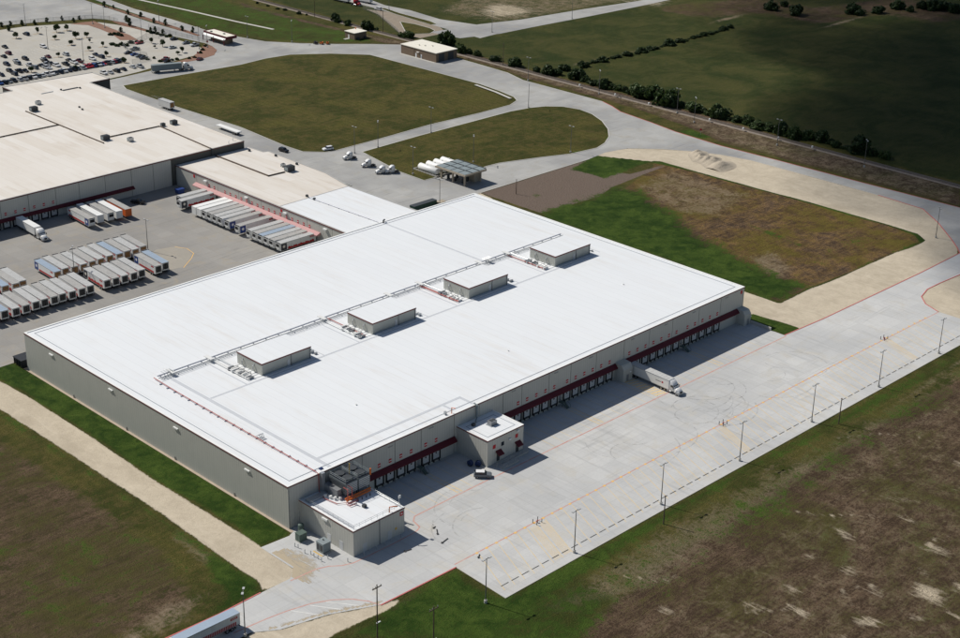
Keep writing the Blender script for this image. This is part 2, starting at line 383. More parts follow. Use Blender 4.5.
# ------------------------------------------------------------------ mesh helpers
class MB:
    """collects shapes for one mesh"""
    def __init__(s): s.v = []; s.f = []; s.mi = []; s.cur = 0
    def add(s, vs, fs):
        o = len(s.v); s.v += [tuple(v) for v in vs]; s.f += [tuple(o+i for i in f) for f in fs]; s.mi += [s.cur]*len(fs); return s
    def box(s, x0, x1, y0, y1, z0, z1):
        return s.add([(x0,y0,z0),(x1,y0,z0),(x1,y1,z0),(x0,y1,z0),(x0,y0,z1),(x1,y0,z1),(x1,y1,z1),(x0,y1,z1)],
                     [(3,2,1,0),(4,5,6,7),(0,1,5,4),(1,2,6,5),(2,3,7,6),(3,0,4,7)])
    def prism(s, poly, a0, a1, axis='y'):
        """extrude a 2-D outline: axis y -> outline in (x,z); x -> outline in (y,z); z -> outline in (x,y)"""
        n = len(poly)
        def P(u, w, a): return {'y': (u, a, w), 'x': (a, u, w), 'z': (u, w, a)}[axis]
        vs = [P(u, w, a0) for u, w in poly] + [P(u, w, a1) for u, w in poly]
        fs = [tuple(range(n)), tuple(range(2*n-1, n-1, -1))] + [(i, n+i, n+(i+1) % n, (i+1) % n) for i in range(n)]
        return s.add(vs, fs)
    def loft(s, rings, caps=True):
        n = len(rings[0]); o = len(s.v); vs = [p for r in rings for p in r]; fs = []
        for k in range(len(rings)-1):
            for i in range(n): fs.append((k*n+i, k*n+(i+1) % n, (k+1)*n+(i+1) % n, (k+1)*n+i))
        if caps: fs += [tuple(range(n-1, -1, -1)), tuple(range((len(rings)-1)*n, len(rings)*n))]
        return s.add(vs, fs)
    def tube(s, pts, r, seg=6, r1=None):
        pts = [Vector(p) for p in pts]; rings = []
        for i, p in enumerate(pts):
            d = (pts[min(i+1, len(pts)-1)] - pts[max(i-1, 0)]).normalized()
            a = d.orthogonal().normalized(); b = d.cross(a)
            rr = r if r1 is None else r + (r1-r)*i/(len(pts)-1)
            rings.append([p + (a*math.cos(2*math.pi*k/seg) + b*math.sin(2*math.pi*k/seg))*rr for k in range(seg)])
        return s.loft(rings)
    def cyl(s, c, r, h0, h1, axis='z', seg=12):
        c = Vector(c); d = {'x': Vector((1,0,0)), 'y': Vector((0,1,0)), 'z': Vector((0,0,1))}[axis]
        return s.tube([c+d*h0, c+d*h1], r, seg)
    def strip(s, pts, w, z):
        """flat ribbon along a polyline"""
        P = [Vector((p[0], p[1])) for p in pts]; L = []; R = []
        for i, q in enumerate(P):
            d = (P[min(i+1, len(P)-1)] - P[max(i-1, 0)]).normalized(); nrm = Vector((-d.y, d.x))
            L.append((*(q+nrm*w/2), z)); R.append((*(q-nrm*w/2), z))
        n = len(P)
        return s.add(L+R, [(i, n+i, n+i+1, i+1) for i in range(n-1)])
    def sheet(s, poly, z):
        tris = tessellate_polygon([[Vector((x, y, 0)) for x, y in poly]])
        fs = []
        for a, b_, c_ in tris:
            A, B, Cc = (Vector(poly[i]) for i in (a, b_, c_))
            cr = (B.x-A.x)*(Cc.y-A.y) - (B.y-A.y)*(Cc.x-A.x)
            fs.append((a, b_, c_) if cr > 0 else (a, c_, b_))
        return s.add([(x, y, z) for x, y in poly], fs)
    def mesh(s, name, mats, smooth=False):
        me = bpy.data.meshes.new(name); me.from_pydata(s.v, [], s.f)
        for m in ([mats] if isinstance(mats, str) else mats): me.materials.append(MATS[m])
        if not isinstance(mats, str): me.polygons.foreach_set('material_index', s.mi)
        bm = bmesh.new(); bm.from_mesh(me); bmesh.ops.recalc_face_normals(bm, faces=bm.faces); bm.to_mesh(me); bm.free()
        if smooth: me.polygons.foreach_set('use_smooth', [True]*len(me.polygons))
        me.update(); return me
    def build(s, name, mats, parent=None, smooth=False, flat=False):
        me = s.mesh(name, mats, smooth)
        if flat:
            for pl in me.polygons:
                if pl.normal.z < 0: pl.flip()
        return link(name, me, parent)
def link(name, me, parent=None):
    o = bpy.data.objects.new(name, me); C.objects.link(o)
    if parent is not None: o.parent = parent
    return o
def tag(o, label, cat=None, group=None, kind=None):
    if label: o['label'] = label
    if cat: o['category'] = cat
    if group: o['group'] = group
    if kind: o['kind'] = kind
    return o
def thing(name, label, cat, loc=(0,0,0), rz=0.0, group=None):
    o = bpy.data.objects.new(name, None); C.objects.link(o)
    o.location = loc; o.rotation_euler = (0, 0, rz); o.empty_display_size = 0.5
    return tag(o, label, cat, group)
KIDS = {}
def copy_thing(src, loc, rz=0.0, scale=1.0, label=None):
    if src.name not in KIDS:
        KIDS[src.name] = [(ch, list(ch.children)) for ch in src.children]
    r = src.copy(); C.objects.link(r); r.location = loc; r.rotation_euler = (0, 0, rz)
    r.scale = (scale,)*3 if isinstance(scale, (int, float)) else scale
    if label: r['label'] = label
    for ch, subs in KIDS[src.name]:
        c = ch.copy(); C.objects.link(c); c.parent = r
        for g in subs:
            d = g.copy(); C.objects.link(d); d.parent = c
    return r
def box(name, m, parent, *a): return MB().box(*a).build(name, m, parent)
def structure(o): o['kind'] = 'structure'; return o
WORDS = ['first','second','third','fourth','fifth','sixth','seventh','eighth','ninth','tenth','eleventh','twelfth','thirteenth','fourteenth','fifteenth','sixteenth','seventeenth','eighteenth','nineteenth']
TENS = {2: 'twent', 3: 'thirt', 4: 'fort', 5: 'fift'}
def nth(i):
    i += 1
    if i < 20: return WORDS[i-1]
    if i % 10 == 0: return TENS[i//10] + 'ieth'
    return TENS[i//10] + 'y-' + WORDS[i % 10 - 1]
def across(p):
    """how far right a ground point lies as seen by the photographer"""
    d = Vector((p[0]+199.095, p[1]+258.924, -200.231)); return d.dot(r2)/d.dot(fw)
def inside(poly, X, Y):
    r = np.zeros(X.shape, bool); n = len(poly)
    for i in range(n):
        x0, y0 = poly[i]; x1, y1 = poly[(i+1) % n]
        if y0 == y1: continue
        k = ((y0 > Y) != (y1 > Y)) & (X < (x1-x0)*(Y-y0)/(y1-y0)+x0); r ^= k
    return r
def dist_line(pts, X, Y, closed=False):
    d = np.full(X.shape, 1e9); n = len(pts)
    for i in range(n if closed else n-1):
        x0, y0 = pts[i]; x1, y1 = pts[(i+1) % n]
        dx, dy = x1-x0, y1-y0; L = dx*dx+dy*dy or 1e-9
        u = np.clip(((X-x0)*dx+(Y-y0)*dy)/L, 0, 1)
        d = np.minimum(d, np.hypot(X-x0-u*dx, Y-y0-u*dy))
    return d

# ------------------------------------------------------------------ site survey (metres)
ISLAND_BIG=[(197.2,375.5),(229.3,373.8),(264.2,370.7),(281.7,372.5),(296.8,370.7),(314.2,358.7),(328.5,342.9),(329.5,316.3),(330.8,263.0),(328.9,247.3),(326.3,235.3),(322.9,230.1),(314.7,226.8),(294.3,226.7),(264.1,228.3),(232.7,227.2),(207.2,227.0),(201.9,228.3),(195.3,235.2),(194.8,246.6),(197.4,282.1),(194.9,328.2),(194.7,357.2),(194.7,369.1)]
ISLAND_SMALL=[(214.0,218.1),(249.0,219.2),(286.8,219.2),(306.7,219.2),(318.3,217.3),(325.6,214.3),(331.7,208.3),(334.1,199.6),(332.6,190.9),(327.4,180.2),(319.7,170.0),(311.0,162.0),(302.4,157.0),(294.2,154.5),(278.9,156.6),(265.6,161.9),(247.3,168.0),(240.7,168.6),(229.4,168.0),(219.0,172.0),(207.7,172.7),(207.8,187.2)]
ROAD_A_UP=[(299.5,448.1),(300.5,419.0),(304.7,402.2),(316.5,386.7),(329.7,373.0),(344.1,360.7),(355.8,348.9),(359.7,329.7),(357.5,305.9),(358.1,290.2),(357.0,269.2),(352.4,254.3),(352.6,229.1),(352.7,201.4),(350.1,193.5),(345.8,184.6),(342.9,164.4),(339.6,146.9),(337.8,120.7),(339.2,91.2),(340.5,51.2),(342.7,7.1)]
TAN_OUT=[(292.4,148.4),(297.7,147.2),(304.0,145.2),(313.8,135.2),(321.4,124.6),(327.2,112.8),(330.6,99.4),(331.3,64.6),(331.6,37.3),(330.2,16.2),(320.4,4.0),(307.2,-9.2),(301.1,-14.8),(295.4,-17.8),(286.2,-18.1),(268.7,-18.4),(208.3,-17.5),(196.0,-18.1)]
TAN_RIGHT=[(297.0,-30.0),(278.3,-28.4),(265.4,-27.9),(257.3,-27.8),(249.5,-29.8),(244.8,-34.1),(242.0,-40.3),(241.9,-48.4),(242.5,-58.8)]
FIELD_IN=[(298.1,126.4),(300.6,124.3),(300.8,108.7),(301.1,93.4),(303.6,46.4),(304.2,15.3),(303.4,2.8),(299.1,-2.9),(291.2,-3.0),(279.6,-1.8),(247.1,-1.2),(225.7,-0.1),(209.4,-0.4),(208.4,13.7),(208.5,59.9)]
DIRT_LEFT=[(-10.0,139.9),(-10.1,122.0),(-9.3,109.2),(-9.3,77.5),(-10.3,43.0),(-9.8,6.9),(-10.0,-1.6),(-10.3,-16.9),(-7.9,-24.9),(-12.3,-21.3),(-15.4,-17.8),(-21.5,-17.0),(-19.3,-13.0),(-19.7,-6.2),(-19.3,4.9),(-18.5,28.0),(-18.6,51.5),(-18.6,77.5),(-19.0,106.1),(-19.2,122.7)]
DIRT_BOT=[(-33.0,-27.6),(-27.8,-31.5),(-16.4,-34.4),(-5.4,-39.5),(-0.2,-40.6),(-2.1,-42.1),(-6.6,-42.2),(-20.0,-41.0),(-24.9,-41.9),(-38.6,-31.4)]
GREEN_TIP=[(279.4,146.8),(288.6,148.0),(297.3,146.3),(303.3,137.8),(299.1,125.6),(289.7,126.7),(276.7,125.7),(264.8,125.9),(264.7,132.9),(262.5,142.0)]
GREEN_BAND=[(214.3,114.4),(230.7,113.6),(245.9,112.7),(258.2,116.5),(261.8,111.6),(263.5,105.1),(258.1,90.5),(253.3,80.8),(248.7,71.3),(241.1,57.8),(236.5,45.2),(231.1,30.1),(229.8,18.4),(230.0,8.1),(228.3,-0.0),(208.6,-0.8),(207.5,13.0),(208.4,32.9),(212.3,63.1),(212.9,87.7)]
GRAVEL=[(214.0,146.2),(242.3,146.0),(280.1,146.3),(271.9,133.6),(277.2,121.7),(301.4,119.8),(296.6,118.7),(278.3,117.3),(258.8,115.9),(246.8,111.9),(229.8,112.8),(214.6,114.2)]
GREEN_STRIP=[(-3.6,145.6),(-0.5,129.2),(0.1,123.9),(-0.0,105.8),(-0.3,-0.7),(-1.9,-2.4),(-10.4,-1.8),(-8.9,8.0),(-10.0,43.4),(-9.0,78.0),(-9.0,109.7),(-9.6,122.8),(-10.5,132.9)]
GREEN_BL=[(-21.5,-17.0),(-19.3,-13.0),(-19.7,-6.2),(-20.1,4.3),(-23.1,2.9),(-26.9,-5.2),(-28.6,-12.5),(-36.4,-15.5),(-31.2,-17.8)]
GREEN_S=[(-21.4,-42.7),(-5.6,-40.4),(18.1,-40.2),(17.3,-55.5),(36.4,-56.9),(65.8,-57.3),(98.5,-57.7),(134.0,-58.8),(219.6,-60.7),(211.5,-65.1),(177.4,-64.5),(128.0,-62.8),(92.5,-62.1),(59.2,-62.6),(38.6,-64.4),(19.6,-66.0),(4.8,-67.7)]
LAWN_TOP=[(303.2,563.2),(298.2,502.3),(292.4,438.3),(302.6,417.3),(306.5,401.8),(316.8,387.0),(332.5,372.1),(350.6,356.6),(357.2,373.8),(356.2,400.0),(354.9,434.1),(354.4,469.1),(351.1,486.2),(360.0,539.1)]
TRACK_STRIP=[(354.5,490.6),(353.0,459.7),(355.1,407.4),(362.7,356.9),(370.8,302.9),(370.6,259.2),(371.6,217.6),(371.6,181.6),(371.4,145.8),(369.9,111.2),(368.9,69.0),(369.5,21.8),(344.5,8.0),(342.8,52.7),(342.7,92.4),(342.0,123.8),(347.6,139.2),(350.8,153.1),(354.9,180.2),(356.1,199.8),(356.8,232.9),(355.8,256.5),(359.6,271.4),(360.3,292.4),(359.2,321.4),(358.6,336.4),(351.4,357.4),(351.4,394.4),(348.1,453.4),(344.5,477.4)]
GREEN_CORNER=[(341.0,147.1),(347.9,145.1),(345.5,130.8),(339.6,133.0)]
HEDGE_STRIP=[(390.0,255.9),(444.6,253.9),(514.6,252.4),(519.6,254.7),(448.1,256.8),(394.6,260.1)]
DRY_TOP=[(461.8,393.4),(475.2,389.5),(483.2,371.8),(473.6,354.6),(454.7,353.1),(439.3,362.7),(443.8,379.7)]
DRY_TOP2=[(538.4,363.3),(575.2,328.7),(529.2,307.8),(528.5,322.8)]
SCRUB_TOP=[(531.2,313.3),(544.0,274.3),(585.8,225.2),(618.2,197.7),(658.2,170.8),(705.7,196.4),(653.9,247.4),(609.5,277.0),(590.0,308.6),(560.8,325.3)]
HWY_A=[(440.3,616.0),(405.0,466.9),(406.0,440.1),(404.4,402.5),(401.1,365.1),(399.6,331.5),(416.7,332.6),(440.4,331.7),(422.1,353.8),(415.1,379.8),(417.9,408.6),(415.7,428.3),(424.0,470.2),(467.8,618.0)]
HWY_B=[(423.9,355.6),(449.9,348.6),(497.2,343.7),(545.2,336.5),(563.0,335.0),(604.9,335.7),(615.0,327.2),(559.9,326.1),(532.9,326.4),(488.5,328.1),(447.6,330.5),(415.8,331.7),(391.1,338.7),(388.3,359.9)]
HWY_TRI=[(399.7,427.4),(396.3,412.8),(373.8,369.1),(374.2,353.1),(394.7,352.8),(401.1,365.1),(407.9,406.4)]
MED1=[(407.5,424.5),(403.9,406.4),(401.0,373.3),(404.9,371.7),(407.1,379.8),(407.9,406.4),(410.2,422.2)]
MED2=[(393.0,390.1),(379.2,370.8),(378.6,361.9),(385.8,357.3),(392.9,360.7),(395.0,367.0),(395.3,379.8)]
PARKLOT=[(162.3,471.3),(183.0,510.3),(207.0,511.0),(224.5,515.0),(239.5,508.6),(254.0,506.1),(257.1,498.6),(260.8,484.1),(266.1,454.6),(273.8,420.8),(270.7,411.8),(259.8,401.1),(246.7,398.6),(232.0,395.0),(217.7,391.6),(207.4,390.3),(170.1,388.2),(111.9,376.2)]
PARKFAR=[(182.6,531.8),(216.5,528.1),(237.7,521.5),(264.5,510.4),(268.7,503.5),(273.1,489.9),(274.2,456.9),(274.0,411.9),(283.0,418.9),(285.3,444.4),(283.8,480.9),(285.1,513.4),(287.2,554.3),(294.1,593.9),(257.3,676.7)]
ROAD_D=[(298.5,544.8),(296.1,514.6),(296.7,479.9),(294.8,442.6),(297.9,422.8),(283.4,418.6),(282.6,440.5),(282.4,469.0),(284.4,507.1),(291.7,550.5),(297.1,575.9),(304.1,570.1)]
MULCH1=[(247.1,505.4),(253.3,505.0),(261.3,503.2),(260.1,491.1),(258.9,481.0),(257.8,461.6),(254.7,449.1),(247.4,455.3),(251.7,469.9),(253.2,484.3),(253.4,496.8)]
MULCH2=[(267.7,501.0),(274.6,495.2),(271.4,478.3),(272.9,455.0),(271.2,441.1),(273.6,439.0),(270.3,446.4),(268.4,461.9),(266.5,469.8),(267.2,481.9)]
MULCH3=[(242.4,396.8),(253.0,398.7),(263.9,406.1),(276.3,418.7),(276.9,412.3),(273.7,403.4),(266.1,395.7),(255.0,392.7),(246.6,393.2)]
MULCH4=[(289.4,541.5),(288.0,517.9),(289.5,489.3),(288.8,463.6),(287.4,442.6),(287.0,433.6),(284.8,432.4),(284.4,446.8),(285.2,473.1),(285.1,503.1),(287.2,538.0)]
GREENM=[(289.4,552.4),(292.4,535.4),(290.2,500.5),(289.5,479.3),(287.4,452.0),(285.4,435.0),(283.1,443.1),(282.4,478.8),(285.8,519.7)]
PILE=[(316.6,123.1),(322.0,125.0),(324.1,121.2),(325.4,111.5),(323.4,102.1),(318.5,100.0),(313.5,103.6),(310.5,110.9),(312.8,119.0)]
POLES=[(12.6,-55.5),(43.1,-55.4),(76.3,-55.5),(109.8,-55.7),(143.5,-56.2),(177.4,-57.2),(212.2,-57.4),(-34.8,-28.2),(81.0,181.4),(304.8,-3.8),(302.8,415.3),(314.9,391.6),(210.4,218.8),(223.3,218.3),(255.3,218.7),(239.3,175.9),(209.6,181.3),(317.8,217.8),(353.8,251.8),(361.6,211.6),(364.2,165.4),(357.7,150.3),(357.0,103.9),(359.2,61.0),(280.6,157.9),(227.2,519.0),(207.9,462.7),(208.7,429.4),(257.0,497.7),(257.0,485.4),(255.0,445.8),(288.7,479.0),(267.9,411.3),(273.1,411.2),(414.6,336.9),(474.7,330.1),(408.4,416.6)]
POLES_TOP=[(47.7,175.4),(189.1,144.0)]
POSTS=[(69.3,-61.9),(148.1,-62.2),(223.6,136.0),(-17.3,-52.1),(-12.0,-64.1),(363.0,430.6),(365.0,280.2),(367.4,376.1)]
BUSH_TRACK=[(369.4,290.3,18.0),(370.1,274.6,26.0),(370.0,261.2,18.0),(370.2,254.4,28.0),(372.5,250.4,18.0),(383.9,253.8,20.0),(374.0,238.1,30.0),(374.2,231.5,18.0),(373.3,217.8,30.0),(374.7,210.5,15.0),(372.7,197.6,34.0),(376.5,189.5,36.0),(371.9,177.1,42.0),(374.7,171.2,18.0),(373.8,164.0,26.0),(374.4,157.8,14.0),(373.0,149.1,30.0),(373.7,146.3,26.0),(373.2,138.5,20.0),(374.4,133.7,25.0),(372.6,124.6,26.0),(373.9,119.3,24.0),(372.8,112.4,28.0),(373.3,105.3,34.0),(376.0,100.4,25.0),(378.6,93.6,34.0),(375.8,85.6,20.0),(374.3,74.7,40.0),(376.3,67.2,20.0),(377.3,61.6,22.0),(366.1,417.6,18.0),(365.0,411.9,12.0),(364.2,402.6,14.0),(365.8,386.7,20.0),(367.7,381.8,10.0),(369.3,358.5,20.0),(368.0,361.2,12.0),(374.4,332.9,32.0),(367.9,313.5,20.0),(370.9,310.9,12.0),(369.8,304.7,14.0)]
BUSH_HEDGE=[(395.9,252.3,22.0),(406.6,254.7,16.0),(412.3,252.6,22.0),(421.3,253.3,13.0),(431.4,253.1,18.0),(438.7,251.3,12.0),(444.2,252.3,24.0),(452.5,252.6,18.0),(468.3,252.5,24.0),(478.7,252.8,18.0),(490.8,253.3,13.0),(501.6,253.6,18.0),(516.2,254.0,10.0),(520.8,254.9,20.0),(528.7,254.9,18.0)]
BUSH_TOP=[(587.2,267.8,20.0),(601.6,268.6,12.0),(586.2,249.0,24.0),(615.8,231.1,28.0),(616.9,224.8,18.0),(629.5,219.6,20.0),(650.5,218.3,20.0),(662.8,209.8,18.0),(666.2,203.2,26.0),(672.4,199.9,24.0),(666.8,188.2,24.0),(649.5,209.0,14.0),(359.9,480.6,7.0),(360.2,471.2,6.0),(359.7,461.0,7.0),(361.4,456.0,9.0),(361.3,443.0,11.0),(362.6,437.6,6.0)]
TREES_LOT=[(207.7,494.9,11.0),(221.6,496.7,10.0),(231.2,493.2,12.0),(237.8,493.1,10.0),(221.7,479.1,9.0),(221.9,462.6,10.0),(231.2,473.3,12.0),(237.2,471.9,10.0),(222.4,446.2,9.0),(232.3,448.6,9.0),(222.4,429.4,10.0),(203.1,444.5,9.0),(176.9,426.3,13.0),(196.0,416.3,9.0),(222.0,412.5,10.0),(232.5,461.6,6.0),(256.2,438.4,12.0),(256.2,428.2,12.0),(251.5,428.5,7.0),(252.2,408.6,9.0),(256.8,411.0,10.0),(327.1,533.9,9.0)]
TREES_STREET=[(215.1,524.2,9.0),(220.2,523.1,9.0),(225.6,520.1,9.0),(232.0,517.1,8.0),(240.3,518.3,8.0),(249.0,516.7,7.0),(251.5,508.8,7.0),(257.5,512.0,8.0),(213.2,513.2,9.0),(286.2,531.6,9.0),(288.1,524.7,7.0),(285.9,506.5,9.0),(287.8,496.4,9.0),(284.1,477.1,9.0),(286.6,469.2,9.0),(285.6,452.5,9.0),(287.7,445.2,9.0),(274.4,490.2,12.0),(270.0,480.9,12.0),(268.8,458.1,9.0),(272.7,459.5,8.0),(274.0,453.7,8.0),(258.2,471.1,8.0),(240.1,439.0,5.0)]
SHRUBS=[(269.7,462.0,7.0),(269.8,457.3,7.0),(270.0,453.2,7.0),(270.1,449.3,7.0),(270.5,445.8,7.0),(273.2,445.9,7.0),(249.6,468.3,8.0),(251.8,467.9,8.0),(252.7,465.6,8.0),(253.3,462.8,8.0),(238.7,448.9,9.0),(238.7,444.6,8.0),(241.6,445.0,9.0),(243.0,442.3,8.0),(248.2,445.3,9.0),(250.8,444.5,8.0),(252.5,443.1,8.0),(234.6,409.8,6.0),(238.5,409.9,6.0),(237.0,416.8,6.0),(237.1,402.2,7.0),(240.4,401.4,7.0),(243.3,401.0,7.0),(246.1,400.6,7.0),(267.7,408.1,7.0),(263.1,403.5,7.0),(255.1,397.7,6.0),(251.9,397.7,6.0),(273.8,413.8,7.0)]
CARS=[(215.5,497.9,'n'),(192.5,479.9,'k'),(186.9,466.4,'m'),(181.8,462.0,'k'),(182.1,450.5,'s'),(180.0,445.0,'g'),(187.5,450.3,'k'),(174.8,446.4,'n'),(207.7,466.9,'w'),(194.5,444.6,'s'),(198.6,447.2,'m'),(207.9,445.1,'s'),(202.8,433.9,'k'),(202.3,428.0,'w'),(205.6,428.4,'m'),(197.3,427.6,'k'),(213.2,428.2,'w'),(219.3,430.3,'n'),(153.9,415.3,'b'),(156.0,415.9,'k'),(158.9,415.6,'g'),(161.4,415.8,'k'),(164.5,416.0,'s'),(166.2,415.5,'k'),(169.5,414.9,'w'),(173.4,414.6,'s'),(176.1,415.0,'w'),(178.0,413.0,'w'),(182.2,413.4,'s'),(184.9,413.4,'s'),(162.5,430.0,'n'),(163.3,427.4,'k'),(169.3,433.7,'k'),(168.2,427.3,'n'),(172.7,430.5,'k'),(175.3,429.3,'k'),(182.1,431.6,'g'),(182.4,427.6,'s'),(186.3,427.9,'s'),(186.5,424.6,'k'),(192.4,431.0,'k'),(192.8,428.5,'w'),(178.4,417.0,'k'),(182.0,416.6,'n'),(184.8,417.1,'k'),(187.2,417.4,'r'),(164.9,420.1,'s'),(169.8,418.2,'g'),(182.8,416.1,'n'),(183.9,412.7,'k'),(188.3,417.4,'r'),(188.6,413.5,'n'),(191.8,414.4,'k'),(198.4,417.2,'s'),(200.8,417.6,'s'),(200.1,412.1,'k'),(192.3,411.6,'r'),(189.5,433.6,'s'),(192.7,432.6,'k'),(192.4,428.6,'w'),(187.1,427.0,'w'),(211.5,415.7,'b'),(218.1,416.6,'r'),(219.1,412.2,'n'),(213.9,410.8,'k'),(219.5,410.7,'g'),(202.0,400.2,'w'),(205.2,399.3,'s'),(209.2,399.6,'k'),(213.6,400.4,'n'),(219.7,401.2,'s'),(222.8,399.3,'s'),(219.0,429.0,'n'),(208.9,408.3,'s'),(202.6,411.0,'r'),(206.1,410.6,'b')]
CARS_X=[(241.2,431.6,'g'),(234.1,427.3,'k'),(234.8,422.3,'b'),(234.8,418.2,'g'),(234.1,413.2,'n'),(250.4,442.0,'r'),(269.8,437.2,'n'),(269.5,425.7,'g'),(258.3,422.0,'s'),(270.1,418.7,'s'),(241.0,403.2,'r'),(239.3,399.2,'k'),(254.6,392.3,'m')]

# ================================================================== THE GROUND
def axis_coords(lo, hi, step):
    core = list(np.arange(lo, hi+step/2, step)); a = []; d = step; x = lo
    while x > -7000: d *= 1.35; x -= d; a.append(x)
    b = []; d = step; x = core[-1]
    while x < 7000: d *= 1.35; x += d; b.append(x)
    return np.array(a[::-1]+core+b)
gx = axis_coords(-90, 420, 1.7); gy = axis_coords(-150, 440, 1.7)
GX, GY = np.meshgrid(gx, gy, indexing='xy')
nx, ny = len(gx), len(gy)
cov = np.zeros((8, ny, nx), np.float32)   # lush, soil, tan, chalk | gravel, mulch, pasture, pale
LUSH, SOIL, TAN, CHALK, GRAV, MULCH, PAST, PALE = range(8)
def put(ch, poly, feather=3.0, val=1.0):
    xs = [p[0] for p in poly]; ys = [p[1] for p in poly]; m = feather*1.5
    i0, i1 = np.searchsorted(gx, min(xs)-m), np.searchsorted(gx, max(xs)+m)
    j0, j1 = np.searchsorted(gy, min(ys)-m), np.searchsorted(gy, max(ys)+m)
    X, Y = GX[j0:j1, i0:i1], GY[j0:j1, i0:i1]
    if X.size == 0: return
    d = dist_line(poly, X, Y, True); d = np.where(inside(poly, X, Y), d, -d)
    w = np.clip(0.5+d/(2*feather), 0, 1)*val
    cov[ch, j0:j1, i0:i1] = np.maximum(cov[ch, j0:j1, i0:i1], w)
def put_line(ch, pts, half, feather=1.5, val=1.0):
    d = dist_line(pts, GX, GY)
    cov[ch] = np.maximum(cov[ch], np.clip(0.5+(half-d)/(2*feather), 0, 1)*val)
def wipe(chs, poly, feather=2.0):
    d = dist_line(poly, GX, GY, True); d = np.where(inside(poly, GX, GY), d, -d)
    k = 1-np.clip(0.5+d/(2*feather), 0, 1)
    for ch in chs: cov[ch] *= k

# far pasture beyond the railway
put(PAST, [(372,-7000),(7000,-7000),(7000,7000),(372,7000)], 6)
put(PALE, [(x, y) for x, y in HEDGE_STRIP], 3, 0.55)
put(CHALK, DRY_TOP, 8, 0.62); put(CHALK, DRY_TOP2, 8, 0.5)
put(PALE, [(430,345),(560,335),(600,380),(470,420),(425,400)], 10, 0.5)
put(SOIL, SCRUB_TOP, 8, 0.75)
put_line(PALE, [(540,277),(580,229),(645,180)], 1.8, 2, 0.8)
# railway strip
put(SOIL, TRACK_STRIP, 2.5, 0.95)
put(PALE, TRACK_STRIP, 4, 0.46)
put(LUSH, LAWN_TOP, 6, 0.53); put(LUSH, GREEN_CORNER, 2, 0.9)
put(LUSH, [(290,600),(300,440),(352,440),(352,620)], 8, 0.50)
# east side: limestone hard-standing round the unfinished field
put(TAN, TAN_OUT+[(187,-18),(187,150),(290,150)], 1.2)
put(TAN, TAN_RIGHT, 1.2)
wipe([TAN], FIELD_IN[:-3]+[(208.5,-0.4),(208.5,60),(208.5,115),(214,147),(285,149),(297,127)], 0.8)
put(SOIL, FIELD_IN, 3, 0.86); put(SOIL, [(240,112),(262,112),(300,124),(302,80),(300,20),(270,2),(235,2),(232,40),(250,80)], 4, 0.95)
put(PALE, [(262,112),(298,118),(296,70),(262,62),(250,78)], 7, 0.50)
put(PALE, [(222,8),(240,14),(250,30),(236,34),(224,20)], 4, 0.55)
put(GRAV, GRAVEL, 2.0)
put(LUSH, GREEN_TIP, 3.5); put(LUSH, GREEN_BAND, 12, 0.98); put(LUSH, [(212,112),(250,110),(248,90),(232,60),(222,20),(212,4)], 4, 0.95)
put(LUSH, [(262,60),(268,58),(262,20),(256,24)], 3, 0.5); put(LUSH, [(300,30),(290,8),(240,4),(250,24)], 8, 0.42)
put_line(LUSH, [(298,128),(301,108),(301.5,93),(304,46),(304.5,15),(303.5,3),(298,-2.5)], 1.7, 1.2)
put_line(LUSH, [(298,-2.5),(280,-1.3),(247,-0.8),(210,0)], 1.0, 1.6, 0.75)
for k in range(5): put(LUSH, [(226+5*k, 128+2*(k%3)), (231+5*k, 127+2*(k%3)), (230+5*k, 132), (227+5*k, 131)], 2, 0.6)
put(LUSH, [(188.3,6),(195,0),(196.5,-17.5),(188.6,-16.5),(188.6,-3)], 1.0)
wipe([TAN], [(188.3,6),(195,0),(196.5,-17.5),(188.6,-16.5),(188.6,-3)], 0.8)
# west side: grass strip, dirt track, dark field
put(TAN, DIRT_LEFT, 1.3); put(TAN, DIRT_BOT, 1.6, 0.95)
put(LUSH, GREEN_STRIP, 2.5, 0.9)
for xr in (-11.9,-13.6,-16.2): put_line(CHALK, [(xr,150),(xr-.2,60),(xr,5),(xr+1.5,-14),(xr+5,-22)], 0.25, 0.9, 0.62); put(LUSH, GREEN_BL, 3.5, 0.9)
put(LUSH, [(-19,130),(-19,4),(-23,4),(-22,60),(-23,130)], 3, 0.66)
put(PALE, [(-19.5,20),(-19.5,-2),(-25,0),(-24,16)], 3, 0.6)
put(SOIL, [(-24,220),(-22,10),(-32,-16),(-130,-14),(-160,220)], 8, 0.56)
put(LUSH, [(-20,130),(-20,-10),(-60,-14),(-120,60),(-60,140)], 10, 0.34)
put(PALE, [(-28,-8),(-40,-16),(-75,-16),(-60,-9),(-40,-4)], 4, 0.52)
put(PALE, [(-9,126),(-1,120),(-1,108),(-9,112)], 2.5, 0.5); put(PALE, [(-4,60),(-1,58),(-2,40),(-5,44)], 2, 0.4)
